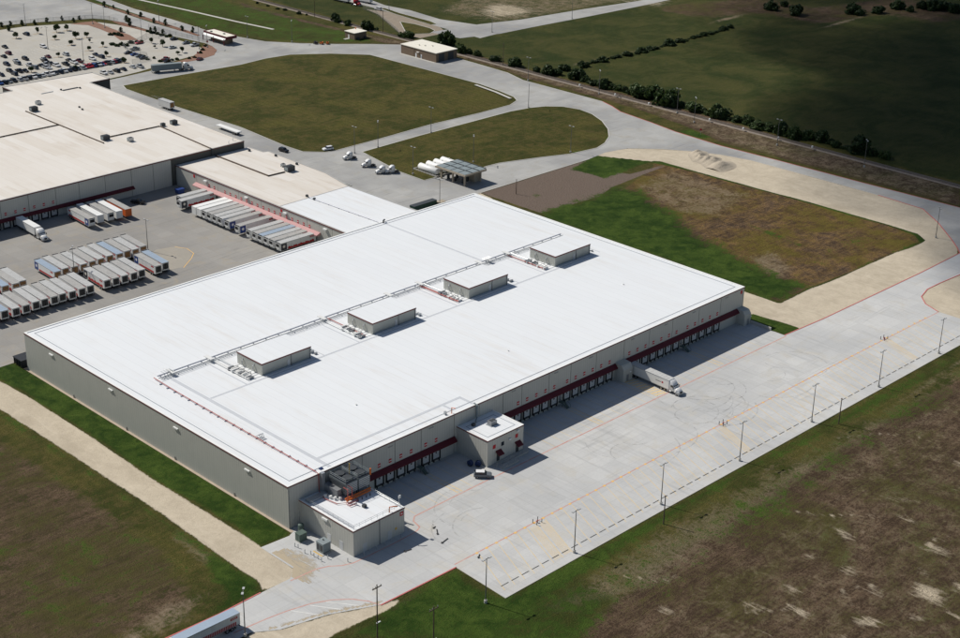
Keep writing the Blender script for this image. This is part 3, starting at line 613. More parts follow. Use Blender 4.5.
# south side
put(LUSH, GREEN_S, 5, 0.80)
put(LUSH, [(-45,-36),(-18,-43),(18,-42),(18,-58),(40,-60),(40,-78),(0,-90),(-60,-70)], 7, 0.60)
put(SOIL, [(22,-76),(60,-72),(100,-69),(150,-69),(230,-70),(700,-80),(700,-600),(-200,-600),(-20,-110)], 9, 0.92)
put(PALE, [(15,-62),(60,-61),(110,-63),(170,-65),(240,-66),(240,-73),(150,-75),(90,-79),(50,-82),(20,-76)], 7, 0.52)
put(LUSH, [(20,-60),(60,-60),(240,-62),(240,-80),(120,-84),(40,-86)], 9, 0.44)
for yr in (-63.5,-65.6): put_line(PALE, [(30,yr-6),(60,yr-1),(120,yr),(240,yr-2)], .35, 1.0, 0.7)
put(PALE, [(100,-68),(230,-70),(230,-88),(120,-90)], 8, 0.40)
put(PALE, [(-5,-41),(14,-41),(6,-46),(-8,-46)], 2, 0.5)
put(PALE, [(22,-80),(100,-76),(240,-74),(240,-170),(40,-170),(0,-110)], 10, 0.37)
put(LUSH, [(60,-86),(240,-84),(240,-170),(60,-170)], 10, 0.30)
chalk_spots = [(116,-102,4.2,1.6),(110,-96,2.2,1.1),(124,-97,6,1.2),(98,-96,5.5,1.6),(104,-100,3,.9),(85,-106,3.4,1.9),(68,-101,3.0,1.6),(109,-116,5,2.2),(98,-118,2.4,.9),(56,-99,5,1.5),(62,-108,3,2.2),(74,-112,4,1.0),(82,-115,3.2,1.3),(70,-120,4,2.6),(90,-124,6,4),(98,-129,5,3),(107,-130,4,1.6),(84,-96,2.2,.8),(92,-105,3,.7),(40,-86,2.4,1.3),(52,-78,2,1.2),(60,-121,4,1.2),(79,-127,3,1.6),(126,-120,6,1.4),(139,-118,4,1.6),(118,-128,5,1.5),(50,-106,3,.9),(140,-104,4,1),(152,-98,3,1.0)]
for x, y, a, b_ in chalk_spots:
    th = random.uniform(-2.2, -0.5)
    a *= .8; b_ *= .8
    put(CHALK, [(x+a*math.cos(q)*math.cos(th)-b_*math.sin(q)*math.sin(th), y+a*math.cos(q)*math.sin(th)+b_*math.sin(q)*math.cos(th)) for q in np.linspace(0, 2*math.pi, 9)[:-1]], 3.0, 0.78)
for pts in ([(52,-99),(60,-104),(66,-105)], [(76,-109),(84,-113)], [(96,-78),(103,-88),(108,-93)], [(140,-66),(152,-74),(158,-82)], [(86,-119),(88,-128),(86,-136)], [(106,-112),(118,-114)], [(44,-70),(50,-80)]):
    put_line(CHALK, pts, 0.5, 1.3, 0.75)
# campus beds
for pl_ in (MULCH1, MULCH2, MULCH3, MULCH4): put(MULCH, pl_, 1.2); MULCH_BEDS = (MULCH1, MULCH3)
put(LUSH, GREENM, 1.5); put(LUSH, [(150,560),(206,520),(228,514),(226,510),(205,512),(150,545)], 1.5, 0.9)
put(LUSH, [(166,237),(173,237),(173,300),(169,330),(166,330)], 2, 0.8)

zz = np.zeros_like(GX)
verts = np.stack([GX.ravel(), GY.ravel(), zz.ravel()], -1)
ii = (np.arange(ny-1)[:, None]*nx + np.arange(nx-1)[None]).ravel()
quads = np.stack([ii, ii+1, ii+1+nx, ii+nx], -1)
me = bpy.data.meshes.new('ground')
me.vertices.add(len(verts)); me.vertices.foreach_set('co', verts.ravel().astype(np.float32))
me.loops.add(quads.size); me.loops.foreach_set('vertex_index', quads.ravel().astype(np.int32))
me.polygons.add(len(quads)); me.polygons.foreach_set('loop_start', (np.arange(len(quads))*4).astype(np.int32))
me.update(calc_edges=True)
for nm, sl in (('cover_a', (0,1,2,3)), ('cover_b', (4,5,6,7))):
    at = me.color_attributes.new(nm, 'FLOAT_COLOR', 'POINT')
    at.data.foreach_set('color', np.stack([cov[k].ravel() for k in sl], -1).ravel())
me.materials.append(MATS['ground_cover'])
structure(link('ground', me))

# ------------------------------------------------------------------ pavements
def pavement(name, poly, m, z):
    return structure(MB().sheet(poly, z).build(name, m, flat=True))
apron = pavement('concrete_apron', [(18,-40.3),(17.3,-57.2),(60,-57.4),(242.5,-58.8),(242,-40.3),(244.8,-34.1),(249.5,-29.8),(257,-27.8),(265,-27.9),(297,-30),(297,-18),(268.7,-18.4),(208.3,-17.6),(188,-16.5),(188,0.3),(0,0.3),(0,-1.5),(-1.9,-2.4),(-10.2,-1.8),(-10.3,-14.5),(-13.5,-17.2),(-21.5,-17.2),(-34,-17.6),(-140,-13),(-140,-25),(-60,-27.2),(-33,-28),(-27.8,-31.5),(-16.4,-34.4),(-5.4,-39.6)], 'concrete_apron', 0.03)
yard = pavement('truck_yard', [(-160,130.5),(-0.3,130.5),(-0.3,123),(131,123),(131,236),(-160,236)], 'concrete_yard', 0.03)
north = pavement('service_road', [(160,120),(188,120),(188,146.5),(280,146.5),(292,148),(304,145.2),(314,135.2),(321.4,124.6),(327.2,112.8),(330.6,99.4),(331.4,64),(331.6,37.3),(330.2,16.2),(320.4,4),(307.2,-9.2),(301.1,-14.8),(297,-18),(297,-30),(346,-33),(342.7,7),(340.5,51.2),(339.2,91.2),(337.8,120.7),(339.6,146.9),(342.9,164.4),(345.8,184.6),(350.1,193.5),(352.7,201.4),(352.6,229.1),(352.4,254.3),(357,269.2),(358.1,290.2),(358.5,306),(359.7,329.7),(355.8,348.9),(344.1,360.7),(329.7,373),(316.5,386.7),(304.7,402.2),(300.5,419),(296,443),(297,480),(296,515),(298.5,545),(306,600),(320,680),(300,680),(293,560),(290.5,530),(289.2,490),(288,450),(286.6,436),(284.4,436),(284.6,450),(283.8,481),(285.1,513.4),(287.2,554),(294,594),(257,676),(120,640),(150,545),(182.6,531.8),(216.5,527),(237.7,520.5),(264.5,509.4),(268.7,502.5),(272,490),(272.5,457),(275,440),(278,420),(277,412.3),(273.7,403.4),(266.1,395.7),(255,392.7),(246.6,393.2),(232,391),(207.4,389.2),(176,388),(176,355),(164,340),(173,330),(173,236),(160,236)], 'concrete_road', 0.026)
lot = pavement('parking_lot', [(120,377),(170.1,389),(207.4,391.3),(217.7,392.6),(232,396),(246.7,399.6),(259.8,402.1),(270,412),(272,421),(270,454.6),(268,478),(266,488),(262,499),(250,505.5),(225,516.5),(207,518),(183,521),(110,530)], 'asphalt_lot', 0.03)
hwy = pavement('highway', HWY_A, 'concrete_road', 0.022)
hwy2 = pavement('side_road', HWY_B, 'concrete_road', 0.026)
tri = pavement('road_shoulder', HWY_TRI, 'shoulder', 0.018)
foot = structure(MB().strip([(310,600),(312,540),(318,490),(322,450),(326,422)], 2.0, 0.02).build('footpath', 'kerb_concrete', flat=True))
wallk = structure(MB().sheet([(-0.75,-1.6),(0.2,-1.6),(0.2,125),(-0.75,125)], 0.045).build('mow_strip', 'plinth_tan', flat=True))

def island(name, poly, label):
    """kerbed grass island: a low mound of turf with a concrete kerb round it"""
    xs = [p[0] for p in poly]; ys = [p[1] for p in poly]; st = 2.0
    ax = np.arange(min(xs)-1, max(xs)+st, st); ay = np.arange(min(ys)-1, max(ys)+st, st)
    bm = bmesh.new()
    vs = [bm.verts.new((x, y, 0.12)) for x, y in poly]
    bm.faces.new(vs)
    for a in ax[1:-1]:
        bmesh.ops.bisect_plane(bm, geom=bm.verts[:]+bm.edges[:]+bm.faces[:], plane_co=(a, 0, 0), plane_no=(1, 0, 0))
    for a in ay[1:-1]:
        bmesh.ops.bisect_plane(bm, geom=bm.verts[:]+bm.edges[:]+bm.faces[:], plane_co=(0, a, 0), plane_no=(0, 1, 0))
    me = bpy.data.meshes.new(name); bm.to_mesh(me); bm.free()
    n = len(me.vertices); co = np.empty(n*3, np.float32); me.vertices.foreach_get('co', co); co = co.reshape(-1, 3)
    X, Y = co[:, 0], co[:, 1]; d = dist_line(poly, X, Y, True)
    co[:, 2] = 0.12 + 0.5*np.clip(d/25, 0, 1)**0.8
    me.vertices.foreach_set('co', co.ravel())
    a1 = np.zeros((n, 4), np.float32); a2 = np.zeros((n, 4), np.float32)
    a1[:, 0] = np.clip(0.60-d/7, 0.0, 1)*0.8
    a1[:, 1] = 0.40
    for nm, a in (('cover_a', a1), ('cover_b', a2)):
        at = me.color_attributes.new(nm, 'FLOAT_COLOR', 'POINT'); at.data.foreach_set('color', a.ravel())
    for pl_ in me.polygons:
        if pl_.normal.z < 0: pl_.flip()
    me.materials.append(MATS['ground_cover']); me.update()
    o = structure(link(name, me)); o['label'] = label
    MB().strip(poly+[poly[0]], 0.45, 0.13).build('kerb', 'kerb_concrete', o, flat=True)
    m = MB(); n = len(poly)
    for i in range(n):
        (x0, y0), (x1, y1) = poly[i], poly[(i+1) % n]
        m.add([(x0,y0,0.0),(x1,y1,0.0),(x1,y1,0.125),(x0,y0,0.125)], [(0,1,2,3)])
    m.build('kerb_face', 'kerb_concrete', o)
    return o
island('grass_island', ISLAND_BIG, 'large rounded island of mown brown grass ringed by service roads')
island('grass_island', ISLAND_SMALL, 'smaller rounded island of dry grass beside the white fuel tanks')
MB().strip([(326.5,262),(324.5,246),(321.5,233)], 1.6, 0.75).build('footpath', 'kerb_concrete', flat=True)['kind'] = 'structure'
island('road_median', MED1, 'long narrow grass median in the highway')
island('road_median', MED2, 'teardrop grass island beside the highway junction')
for x, y, r in TREES_LOT[:15]:
    MB().sheet([(x+1.5*math.cos(a)*1.9, y+1.3*math.sin(a)) for a in np.linspace(0, 2*math.pi, 13)[:-1]], 0.05).build('planting_bed', 'pile_dirt', flat=True)['kind'] = 'structure'

# kerbs along the road edges (painted red where the fire lane runs)
def kerb(parent, pts, m, w=0.35, z=0.10):
    mb = MB(); n = len(pts)
    P = [Vector(q) for q in pts]; L = []; R = []
    for i, q in enumerate(P):
        d = (P[min(i+1, n-1)]-P[max(i-1, 0)]).normalized(); nr = Vector((-d.y, d.x))
        L.append(q+nr*w/2); R.append(q-nr*w/2)
    vs = [(*q, 0.0) for q in L]+[(*q, 0.0) for q in R]+[(*q, z) for q in L]+[(*q, z) for q in R]
    fs = []
    for i in range(n-1):
        fs += [(2*n+i, 3*n+i, 3*n+i+1, 2*n+i+1), (i, 2*n+i, 2*n+i+1, i+1), (n+i, n+i+1, 3*n+i+1, 3*n+i)]
    return mb.add(vs, fs).build('kerb', m, parent)
kerb(apron, [(-5.4,-39.8),(18,-40.4)], 'kerb_red'); kerb(apron, [(18,-40.4),(17.2,-57.3),(60,-57.5),(242.5,-58.9)], 'kerb_concrete', 0.3)
kerb(apron, [(-140,-13),(-34,-17.5),(-22,-17.1)], 'kerb_red')
kerb(apron, [(188,-16.4),(208.3,-17.5),(268.7,-18.3),(297,-18)], 'kerb_red')
kerb(north, [(297,-18),(301.1,-14.8),(307.2,-9.2),(320.4,4),(330.2,16.2),(331.6,37.3)], 'kerb_red')
kerb(apron, [(242,-40.3),(244.8,-34.1),(249.5,-29.8),(257,-27.8),(265,-27.9),(297,-30)], 'kerb_red')
kerb(north, [(331.6,37.3),(331.4,64),(330.6,99.4),(327.2,112.8),(321.4,124.6),(314,135.2),(304,145.2)], 'kerb_concrete')
kerb(north, [(342.7,7),(340.5,51.2),(339.2,91.2),(337.8,120.7),(339.6,146.9)], 'kerb_red', 0.3)
kerb(north, [(339.6,146.9),(342.9,164.4),(345.8,184.6),(350.1,193.5),(352.7,201.4)], 'kerb_red', 0.3)
kerb(north, [(352.7,201.4),(352.6,229.1),(352.4,254.3),(357,269.2),(358.1,290.2),(358.5,306)], 'kerb_concrete')
kerb(north, [(355.8,348.9),(344.1,360.7),(329.7,373),(316.5,386.7),(304.7,402.2),(300.5,419),(296,443),(297,480),(296,515),(298.5,545)], 'kerb_concrete')
kerb(north, [(188,146.5),(280,146.5)], 'kerb_concrete')

for pl_ in MULCH_BEDS: MB().sheet(pl_, 0.07).build('mulch_bed', 'mulch', flat=True)['kind'] = 'structure'
# painted markings, each its own sheet just above the slab
def line(parent, pts, w, m, z=0.036, name='painted_line'): return MB().strip(pts, w, z).build(name, m, parent, flat=True)
line(apron, [(24,-21.3),(24.8,-18.2),(26.5,-16.7),(50,-16.5),(128,-16.7),(188,-17.1)], 0.42, 'paint_red_line')
line(apron, [(1.6,-22.3),(4,-22.4),(14,-22.5),(21,-22.3),(22.5,-22.0),(24,-21.3)], 0.36, 'paint_red_line')
line(apron, [(-14,-18),(-9.8,-18.1),(-6.5,-18.3),(-3.6,-19.4),(-1.2,-21.3),(1.6,-22.3)], 0.36, 'paint_red_line')
arc = [(-36,-25.5),(-27.5,-26.2),(-22,-27),(-16.5,-28.4),(-12,-30.6),(-8.5,-33.5),(-6.3,-36.8),(-5.4,-39.6)]
line(apron, arc, 0.36, 'paint_red_line')
for a, b_ in (((-17,-28.8),(-13,-34.8)), ((-13.5,-30.2),(-9,-36.6)), ((-21.5,-27.4),(-18,-33.0))): line(apron, [a, b_], 0.22, 'paint_white_line')
line(apron, [(18.5,-39.3),(100,-39.4),(180,-39.7),(242,-40.6)], 0.34, 'paint_red_line', 0.034)
# trailer stalls along the outer edge: slanted yellow lines with an orange mark at each head
hyd = [46.7, 123.7, 209.0]
k = 0; x = 22.5
while x < 236:
    hatch = any(abs(x-h-1.0) < 1.9 for h in hyd)
    if x > 23: line(apron, [(x,-40.2),(x-6.4,-55.0)] if x > 25.5 else [(x,-40.2),(x-4,-50)], 0.20, 'paint_yellow_faded')
    if hatch:
        for j in range(5): line(apron, [(x-0.5*j-0.45,-40.4),(x-0.5*j-6.6,-54.6)], 0.17, 'paint_yellow_strong')
    if x > 24:
        yy = -39.4-0.0045*max(0, x-100)
        MB().sheet([(x-0.42,yy-0.36),(x+0.38,yy-0.36),(x+0.52,yy+0.36),(x-0.28,yy+0.36)], 0.040).build('painted_mark', 'paint_orange', apron, flat=True)
    x += 3.36
x = 20.0
while x < 232:
    line(apron, [(x,-53.3-(x-20)*0.009),(x+2.45,-53.3-(x+2.4-20)*0.009)], 0.30, 'trench_dark', name='drain_grate'); x += 3.45
# dock stall lines
DOORS_A = [29.6,33.4,37.1,40.8,46.0,49.8]
DOORS_B = [81.4,85.1,88.9,92.7,96.4,101.9,105.6,109.4,113.1,116.9,120.7]
DOORS_C = [129.8,133.65,137.45,141.25,145.05,148.85,152.6,158.1,161.9,165.75,169.6,173.45]
def edge_x(ds):
    out = [ds[0]-1.9]
    for i, d in enumerate(ds):
        out.append(d+1.9)
        if i+1 < len(ds) and ds[i+1]-d > 4.5: out.append(ds[i+1]-1.9)
    return out
for ds in (DOORS_A, DOORS_B, DOORS_C):
    for x in edge_x(ds): line(apron, [(x,-1.5),(x-0.2,-16.1)], 0.16, 'paint_yellow_faded', 0.034)
for hx0, hx1 in ((42.7,44.1),(98.3,100.0),(154.5,156.3),(124.0,127.8)):
    n = 9
    for j in range(n):
        y0 = -3.5-j*1.45
        line(apron, [(hx0,y0),(hx1,y0-0.9)], 0.18 if hx1-hx0 < 3 else 0.8, 'paint_yellow_strong')
    line(apron, [(hx0,-3.2),(hx0,-16.0)], 0.2, 'paint_yellow_strong', 0.039); line(apron, [(hx1,-3.2),(hx1,-16.0)], 0.2, 'paint_yellow_strong', 0.039)
line(yard, [(90.3,178.3),(92.5,174),(91.5,168.5),(88,165),(84,162),(81,159.7)], 0.30, 'paint_orange')
MB().sheet([(76,176),(84,180.5),(91,178),(92,173),(90.5,168),(87.5,165.2),(81,160.2),(76,161)], 0.034).build('worn_slab', 'concrete_worn', yard, flat=True)
for x in np.arange(14, 78, 3.45): line(yard, [(x,161),(x+1.2,176)], 0.15, 'paint_yellow_faded', 0.036)
for x in np.arange(43, 80, 3.45): line(yard, [(x,178.5),(x+1.2,193)], 0.15, 'paint_yellow_faded', 0.036)
# parking-lot bays
for yb in (398.5, 412.5, 418, 427, 432.5, 443, 448.5, 460, 466):
    x0, x1 = (165, 228)
    for x in np.arange(x0, x1, 2.75):
        if yb > 440 and x > 222: continue
        line(lot, [(x, yb-2.4), (x, yb+2.4)], 0.10, 'paint_white_line', 0.036)
# tyre scrub arcs in front of the docks
def arcs(cx, cy, r, a0, a1, parent=apron):
    line(parent, [(cx+r*math.cos(a), cy+r*math.sin(a)*0.9) for a in np.linspace(a0, a1, 14)], random.uniform(0.22, 0.42), 'tyre_mark', 0.0325+random.uniform(0, 0.001), 'tyre_mark')
t = NT('tyre_mark'); t.color((0.30, 0.295, 0.28)); t.b.inputs['Roughness'].default_value = 0.9
tr = t.n('ShaderNodeBsdfTransparent'); mx = t.n('ShaderNodeMixShader')
f = t.noise(t.pos(), 0.5, 4, 0.7); t.l(t.math('MULTIPLY', t.ramp(f, 0.35, 0.7), 0.26), mx.inputs[0])
t.l(tr.outputs[0], mx.inputs[1]); t.l(t.b.outputs[0], mx.inputs[2]); t.l(mx.outputs[0], t.t.nodes['Material Output'].inputs['Surface'])
for cx, cy, n in ((128,-29,16),(36,-28,6),(97,-30,5),(165,-29,6),(140,-24,8)):
    for j in range(n):
        a = random.uniform(0, 6.28); arcs(cx+random.uniform(-9,9), cy+random.uniform(-4,4), random.uniform(4,13), a, a+random.uniform(0.8,2.2))

# limestone dust dragged on to the slab where the dirt track meets it
t = NT('tracked_dirt'); t.color((0.50, 0.42, 0.30)); t.b.inputs['Roughness'].default_value = 0.95
tr = t.n('ShaderNodeBsdfTransparent'); mx = t.n('ShaderNodeMixShader')
p = t.pos(); at = t.n('ShaderNodeVertexColor', layer_name='dust'); sp = t.n('ShaderNodeSeparateColor'); t.l(at.outputs[0], sp.inputs[0])
f = t.math('ADD', t.math('MULTIPLY', t.noise(t.mapping(p, (0.9,0.25,1), (0,0,-.75)), 0.8, 6, 0.7, 0.6), 1.3), t.math('SUBTRACT', sp.outputs[0], 1.15))
t.l(t.math('MULTIPLY', t.ramp(f, 0.0, 0.35), 0.85), mx.inputs[0])
t.l(tr.outputs[0], mx.inputs[1]); t.l(t.b.outputs[0], mx.inputs[2]); t.l(mx.outputs[0], t.t.nodes['Material Output'].inputs['Surface'])
def dust(poly, src, reach):
    xs = np.arange(min(q[0] for q in poly), max(q[0] for q in poly)+.5, .5); ys_ = np.arange(min(q[1] for q in poly), max(q[1] for q in poly)+.5, .5)
    X, Y = np.meshgrid(xs, ys_); k = inside(poly, X, Y); d = dist_line(src, X, Y); e = dist_line(poly, X, Y, True)
    n1, n2 = len(xs), len(ys_); fs = [(j*n1+i, j*n1+i+1, (j+1)*n1+i+1, (j+1)*n1+i) for j in range(n2-1) for i in range(n1-1) if k[j,i] and k[j+1,i+1]]
    o = MB().add(list(zip(X.ravel().tolist(), Y.ravel().tolist(), [0.0345]*X.size)), fs).build('tracked_dirt','tracked_dirt',apron,flat=True)
    a = o.data.color_attributes.new('dust','FLOAT_COLOR','POINT'); v = np.clip(1-d/reach,0,1)*np.clip(e/.8+.3,0,1) if False else np.clip(1-d/reach,0,1)
    col = np.zeros((len(o.data.vertices),4),np.float32); col[:,0] = v.ravel()[:len(o.data.vertices)]; a.data.foreach_set('color', col.ravel())
dust([(-13.3,-17.1),(-10.2,-14),(-10.2,-5),(-6,-6),(0,-18),(6,-30),(-2,-30),(-12,-22)], [(-10.2,-4),(-10.2,-14),(-13.3,-17.1)], 13.0)
dust([(-30,-30.2),(-16.4,-34.2),(-5.4,-39.3),(2,-39.5),(0,-36),(-8,-35),(-17,-31.5),(-28,-28)], [(-33,-28),(-27.8,-31.5),(-16.4,-34.4),(-5.4,-39.6)], 3.5)

# ================================================================== THE WHITE WAREHOUSE
LX, LY, LH = 187.44, 123.73, 12.0
wh = thing('warehouse', 'huge warehouse with a bright white flat roof and a long row of dock doors', 'warehouse')
# roof membrane and coping
MB().box(0.3, LX-0.3, 0.3, LY-0.3, 11.2, 11.82).build('roof', 'roof_white', wh)
def coping(parent, x0, x1, y0, y1, z, white='coping_white', trim='maroon_trim', w=0.55, h=0.28, o=0.08):
    for nm, a in (('coping', (x0-o, x1+o, y0-o, y0+w)), ('coping', (x0-o, x1+o, y1-w, y1+o)), ('coping', (x0-o, x0+w, y0+w, y1-w)), ('coping', (x1-w, x1+o, y0+w, y1-w))):
        c = MB().box(*a, z-h, z).build(nm, white, parent)
    for a in ((x0-o-.02, x1+o+.02, y0-o-.03, y0-o-.003), (x0-o-.03, x0-o-.003, y0-o, y1+o)):
        MB().box(*a, z-h-0.12, z-0.06).build('edge_trim', trim, parent)
coping(wh, 0, LX, 0, LY, LH)
# thin dark strip that runs round the membrane
m = 2.1
for a in ((m, LX-m, m, m+.22), (m, LX-m, LY-m-.22, LY-m), (m, m+.22, m+.22, LY-m-.22), (LX-m-.22, LX-m, m+.22, LY-m-.22)):
    MB().box(*a, 11.8, 11.87).build('roof_strip', 'strip_dark', wh)
# walkway pads
for a in ((13.5,14.6,0.6,69.5),(14.6,64.2,5.8,6.7),(64.2,65.1,0.6,6.7),(14.7,173,51.4,52.1),(140.6,141.4,72.5,123),(57.6,58.4,2.5,5.8)):
    MB().box(*a, 11.8, 11.845).build('walkway_pad', 'walkway_grey', wh)
# walls
box('end_wall', 'wall_grey', wh, 0.0, 0.3, 0.0, LY, 0, 11.75)
box('back_wall', 'wall_grey', wh, 0.3, LX, LY-0.3, LY, 0, 11.75)
box('far_wall', 'wall_grey', wh, LX-0.3, LX, 0.0, LY-0.3, 0, 11.75)
box('wall_core', 'joint_dark', wh, 0.3, LX-0.3, 0.14, 0.3, 0, 11.75)
JX = [0.3,11.9,23.9,35.1,44.4,56.5,66,75.3,82.9,94.1,103.4,114.6,127.2,139.1,150.4,163.7,175.0,LX-0.3]
for a, b_ in zip(JX[:-1], JX[1:]):
    box('wall_panel', 'wall_beige', wh, a+0.09, b_-0.09, 0.0, 0.14, 0, 11.73)
for x, z in ((33.5,10.6),(48,10.9),(79.5,11.0),(97,10.9),(112,10.9),(131,10.8),(147,10.8),(161,10.8),(178,10.9)):
    box('louvre', 'steel_grey', wh, x-0.8, x+0.8, -0.10, -0.002, z-0.12, z+0.12)
# dock doors
def dock_door(parent, axis, u, face, red=True, z0=0.35, num_z=6.55):
    """axis x: door in a wall facing -y at y=face; axis y: wall facing -x at x=face"""
    def B(mb, a0, a1, d0, d1, z0_, z1_):
        if axis == 'x': return mb.box(u+a0, u+a1, face-d1, face-d0, z0_, z1_)
        return mb.box(face-d1, face-d0, u+a0, u+a1, z0_, z1_)
    d = B(MB(), -1.15, 1.15, 0.05, 0.12, z0+0.75, z0+3.1).build('dock_door', 'door_grey', parent)
    for zz_ in (0.62, 1.2, 1.78): B(MB(), -1.12, 1.12, 0.12, 0.135, z0+0.75+zz_, z0+0.78+zz_).build('door_seam', 'steel_grey', d)
    B(MB(), -0.25, 0.25, 0.12, 0.14, z0+2.2, z0+2.65).build('vision_panel', 'glass_dark', d)
    s = MB(); B(s, -1.6, -1.12, 0, 0.20, z0+0.2, z0+3.1); B(s, 1.12, 1.6, 0, 0.20, z0+0.2, z0+3.1); B(s, -1.6, 1.6, 0, 0.22, z0+3.1, z0+3.6); B(s, -1.12, 1.12, 0, 0.2, z0+0.2, z0+0.72)
    s.build('dock_seal', 'seal_black', d)
    B(MB(), -1.0, 1.0, 0.21, 0.32, z0+0.42, z0+0.70).build('dock_leveller', 'steel_dark', d)
    for q in (-0.95, 0.95): B(MB(), q-0.16, q+0.16, 0.21, 0.40, z0-0.1, z0+0.38).build('bumper', 'rubber', d)
    B(MB(), 1.25, 1.4, 0.6, 0.75, 0, 0.9).build('bollard', 'galvanized', d)
    if red:
        p_ = B(MB(), -0.45, 0.45, 0.02, 0.06, num_z-0.55, num_z+0.55).build('number_sign', 'sign_red', d)
        B(MB(), -0.45, 0.45, 0.061, 0.075, num_z-0.11, num_z+0.09).build('number_mark', 'sign_white', d)
for x in DOORS_A+DOORS_B+DOORS_C: dock_door(wh, 'x', x, 0.0)
# the maroon awnings over the docks
def awning(parent, axis, u0, u1, face, m, z0=3.95, z1=5.25, d=1.25):
    out = [(face, z1), (face-0.25, z1), (face-d, z0+0.35), (face-d, z0), (face, z0)]
    mb = MB()
    if axis == 'x': mb.prism([(a, b_) for a, b_ in out], u0, u1, 'x')
    else: mb.prism([(a, b_) for a, b_ in out], u0, u1, 'y')
    return mb.build('awning', m, parent)
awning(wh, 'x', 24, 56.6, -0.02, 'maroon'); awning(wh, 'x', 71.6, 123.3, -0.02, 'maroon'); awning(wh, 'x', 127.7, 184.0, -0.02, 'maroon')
# stair towers that stand proud of the dock wall
for x0, x1, d, h in ((123.4,127.6,3.4,5.5),(184.1,187.5,3.4,5.2)):
    t_ = MB().prism([(-0.02,0),(-d,0),(-d,h-1.5),(-d+0.9,h-0.25),(-0.02,h)], x0, x1, 'x').build('stair_tower', 'wall_beige_side', wh)
    box('door', 'steel_grey', t_, x0+1.5, x0+2.5, -d-0.05, -d+0.02, 0.1, 2.2)
    box('light_box', 'lamp_head', t_, x0+2.9, x0+3.4, -d-0.25, -d-0.003, 2.6, 2.9)
# dock stairs
def dock_stairs(parent, x):
    st = box('dock_stair', 'cabinet_green', parent, x-0.7, x+0.7, -1.6, -0.02, 1.0, 1.15)
    for i in range(6): box('step', 'cabinet_green', st, x-0.6, x+0.6, -1.9-0.3*i, -1.6-0.3*i, 0.85-0.16*i, 0.95-0.16*i)
    for s_ in (-0.68, 0.68):
        MB().tube([(x+s_,-0.1,2.1),(x+s_,-1.6,2.1),(x+s_,-3.5,1.05),(x+s_,-3.5,0.0)], 0.05, 5).build('handrail', 'cabinet_green', st)
        MB().tube([(x+s_,-1.6,2.1),(x+s_,-1.6,0.0)], 0.05, 5).build('rail_post', 'cabinet_green', st)
    box('door', 'steel_grey', parent, x-0.5, x+0.5, -0.06, -0.003, 1.15, 3.3)
for x in (43.4, 99.15, 155.35): dock_stairs(wh, x)
# retaining wall by the last dock
box('retaining_wall', 'concrete_base', wh, 187.6, 188.0, -11.3, -3.4, 0, 1.1)
WLY = (108.7, 77.7, 46.8, 16.1)
# wall lights on the end wall
for y in WLY: box('wall_light', 'lamp_head', wh, -0.35, -0.003, y-1.0, y+1.0, 9.85, 10.2)
for y in (98, 71, 48, 22): MB().tube([(-0.14,y,0.0),(-0.14,y,1.0)], 0.1, 6).build('downpipe', 'steel_dark', wh)
box('corner_sign', 'sign_red', wh, 185.4, 186.4, -0.06, -0.003, 9.9, 11.1)
# rooftop penthouses
for i, x0 in enumerate((33.5, 74.6, 114.8, 155.0)):
    x1, y0, y1 = x0+17.6, 53.3, 64.8
    ph = box('penthouse', 'wall_grey', wh, x0+.05, x1-.05, y0+.05, y1-.05, 11.8, 15.25)
    box('penthouse_roof', 'roof_white', ph, x0, x1, y0, y1, 15.25, 15.5)
    box('roof_trim', 'maroon_trim', ph, x0-.04, x1+.04, y0-.07, y0-.003, 15.1, 15.47)
    box('roof_trim', 'maroon_trim', ph, x0-.07, x0-.003, y0, y1, 15.1, 15.47)
    for px in (x0+10.4, x0+17.2): box('downpipe', 'steel_grey', ph, px-.12, px+.12, y0-.2, y0+.03, 11.85, 15.2)
    box('door', 'door_grey', ph, x0+9.0, x0+9.9, y0-.03, y0+.04, 11.9, 14.0)
    for q in (57.0, 62.0): MB().tube([(x0-.05,q,12.2),(x0-.35,q,12.6),(x0-.35,q,13.8),(x0+.06,q,14.2)], 0.16, 6).build('bent_pipe', 'galvanized', ph)
    MB().box(x0+0.5, x1-0.3, y0-1.55, y0-0.9, 11.8, 12.15).build('walkway_sleeper', 'walkway_grey', wh)
    # refrigeration pipework on the side of the penthouse
    box('curb_pad', 'walkway_grey', wh, x0-6.6, x0-6.2, 52.2, 68.9, 11.8, 11.86)
    r_ = random.Random(i)
    for k in range(10):
        y = 53.8+k*0.95
        v = MB().box(x0-4.6+r_.uniform(-.5,.5), x0-3.0+r_.uniform(-.7,.7), y, y+r_.uniform(.3,.65), 11.85, 12.25+r_.uniform(.1,.6)).build('valve_station', r_.choice(['pipe_white','pipe_white','galvanized','steel_grey']), wh)
        if k % 3 == 0: MB().tube([(x0-2.9,y+.2,12.4),(x0-0.05,y+.2,12.5)], 0.10, 6).build('pipe', 'pipe_white', wh)
    for dx in (-4.7, -4.2, -2.6): MB().tube([(x0+dx,53.5,12.3),(x0+dx,71.0,12.3)], 0.13, 6).build('pipe', r_.choice(['pipe_white','galvanized','pipe_red']), wh)
    for dx in (-2.2, -1.5): MB().tube([(x0+dx,56.5,12.15),(x0+dx,63.5,12.15)], 0.16, 6).build('pipe', 'pipe_white', wh)
    for k in range(5): box('valve_station', r_.choice(['pipe_white','galvanized','steel_grey']), wh, x1+0.8+r_.uniform(0,1.2), x1+2.4+r_.uniform(0,1), 54+k*1.5, 54.5+k*1.5, 11.85, 12.2+r_.uniform(0,.5))
    box('curb_pad', 'walkway_grey', wh, x1+3.6, x1+3.95, 52.2, 68.9, 11.8, 11.86)
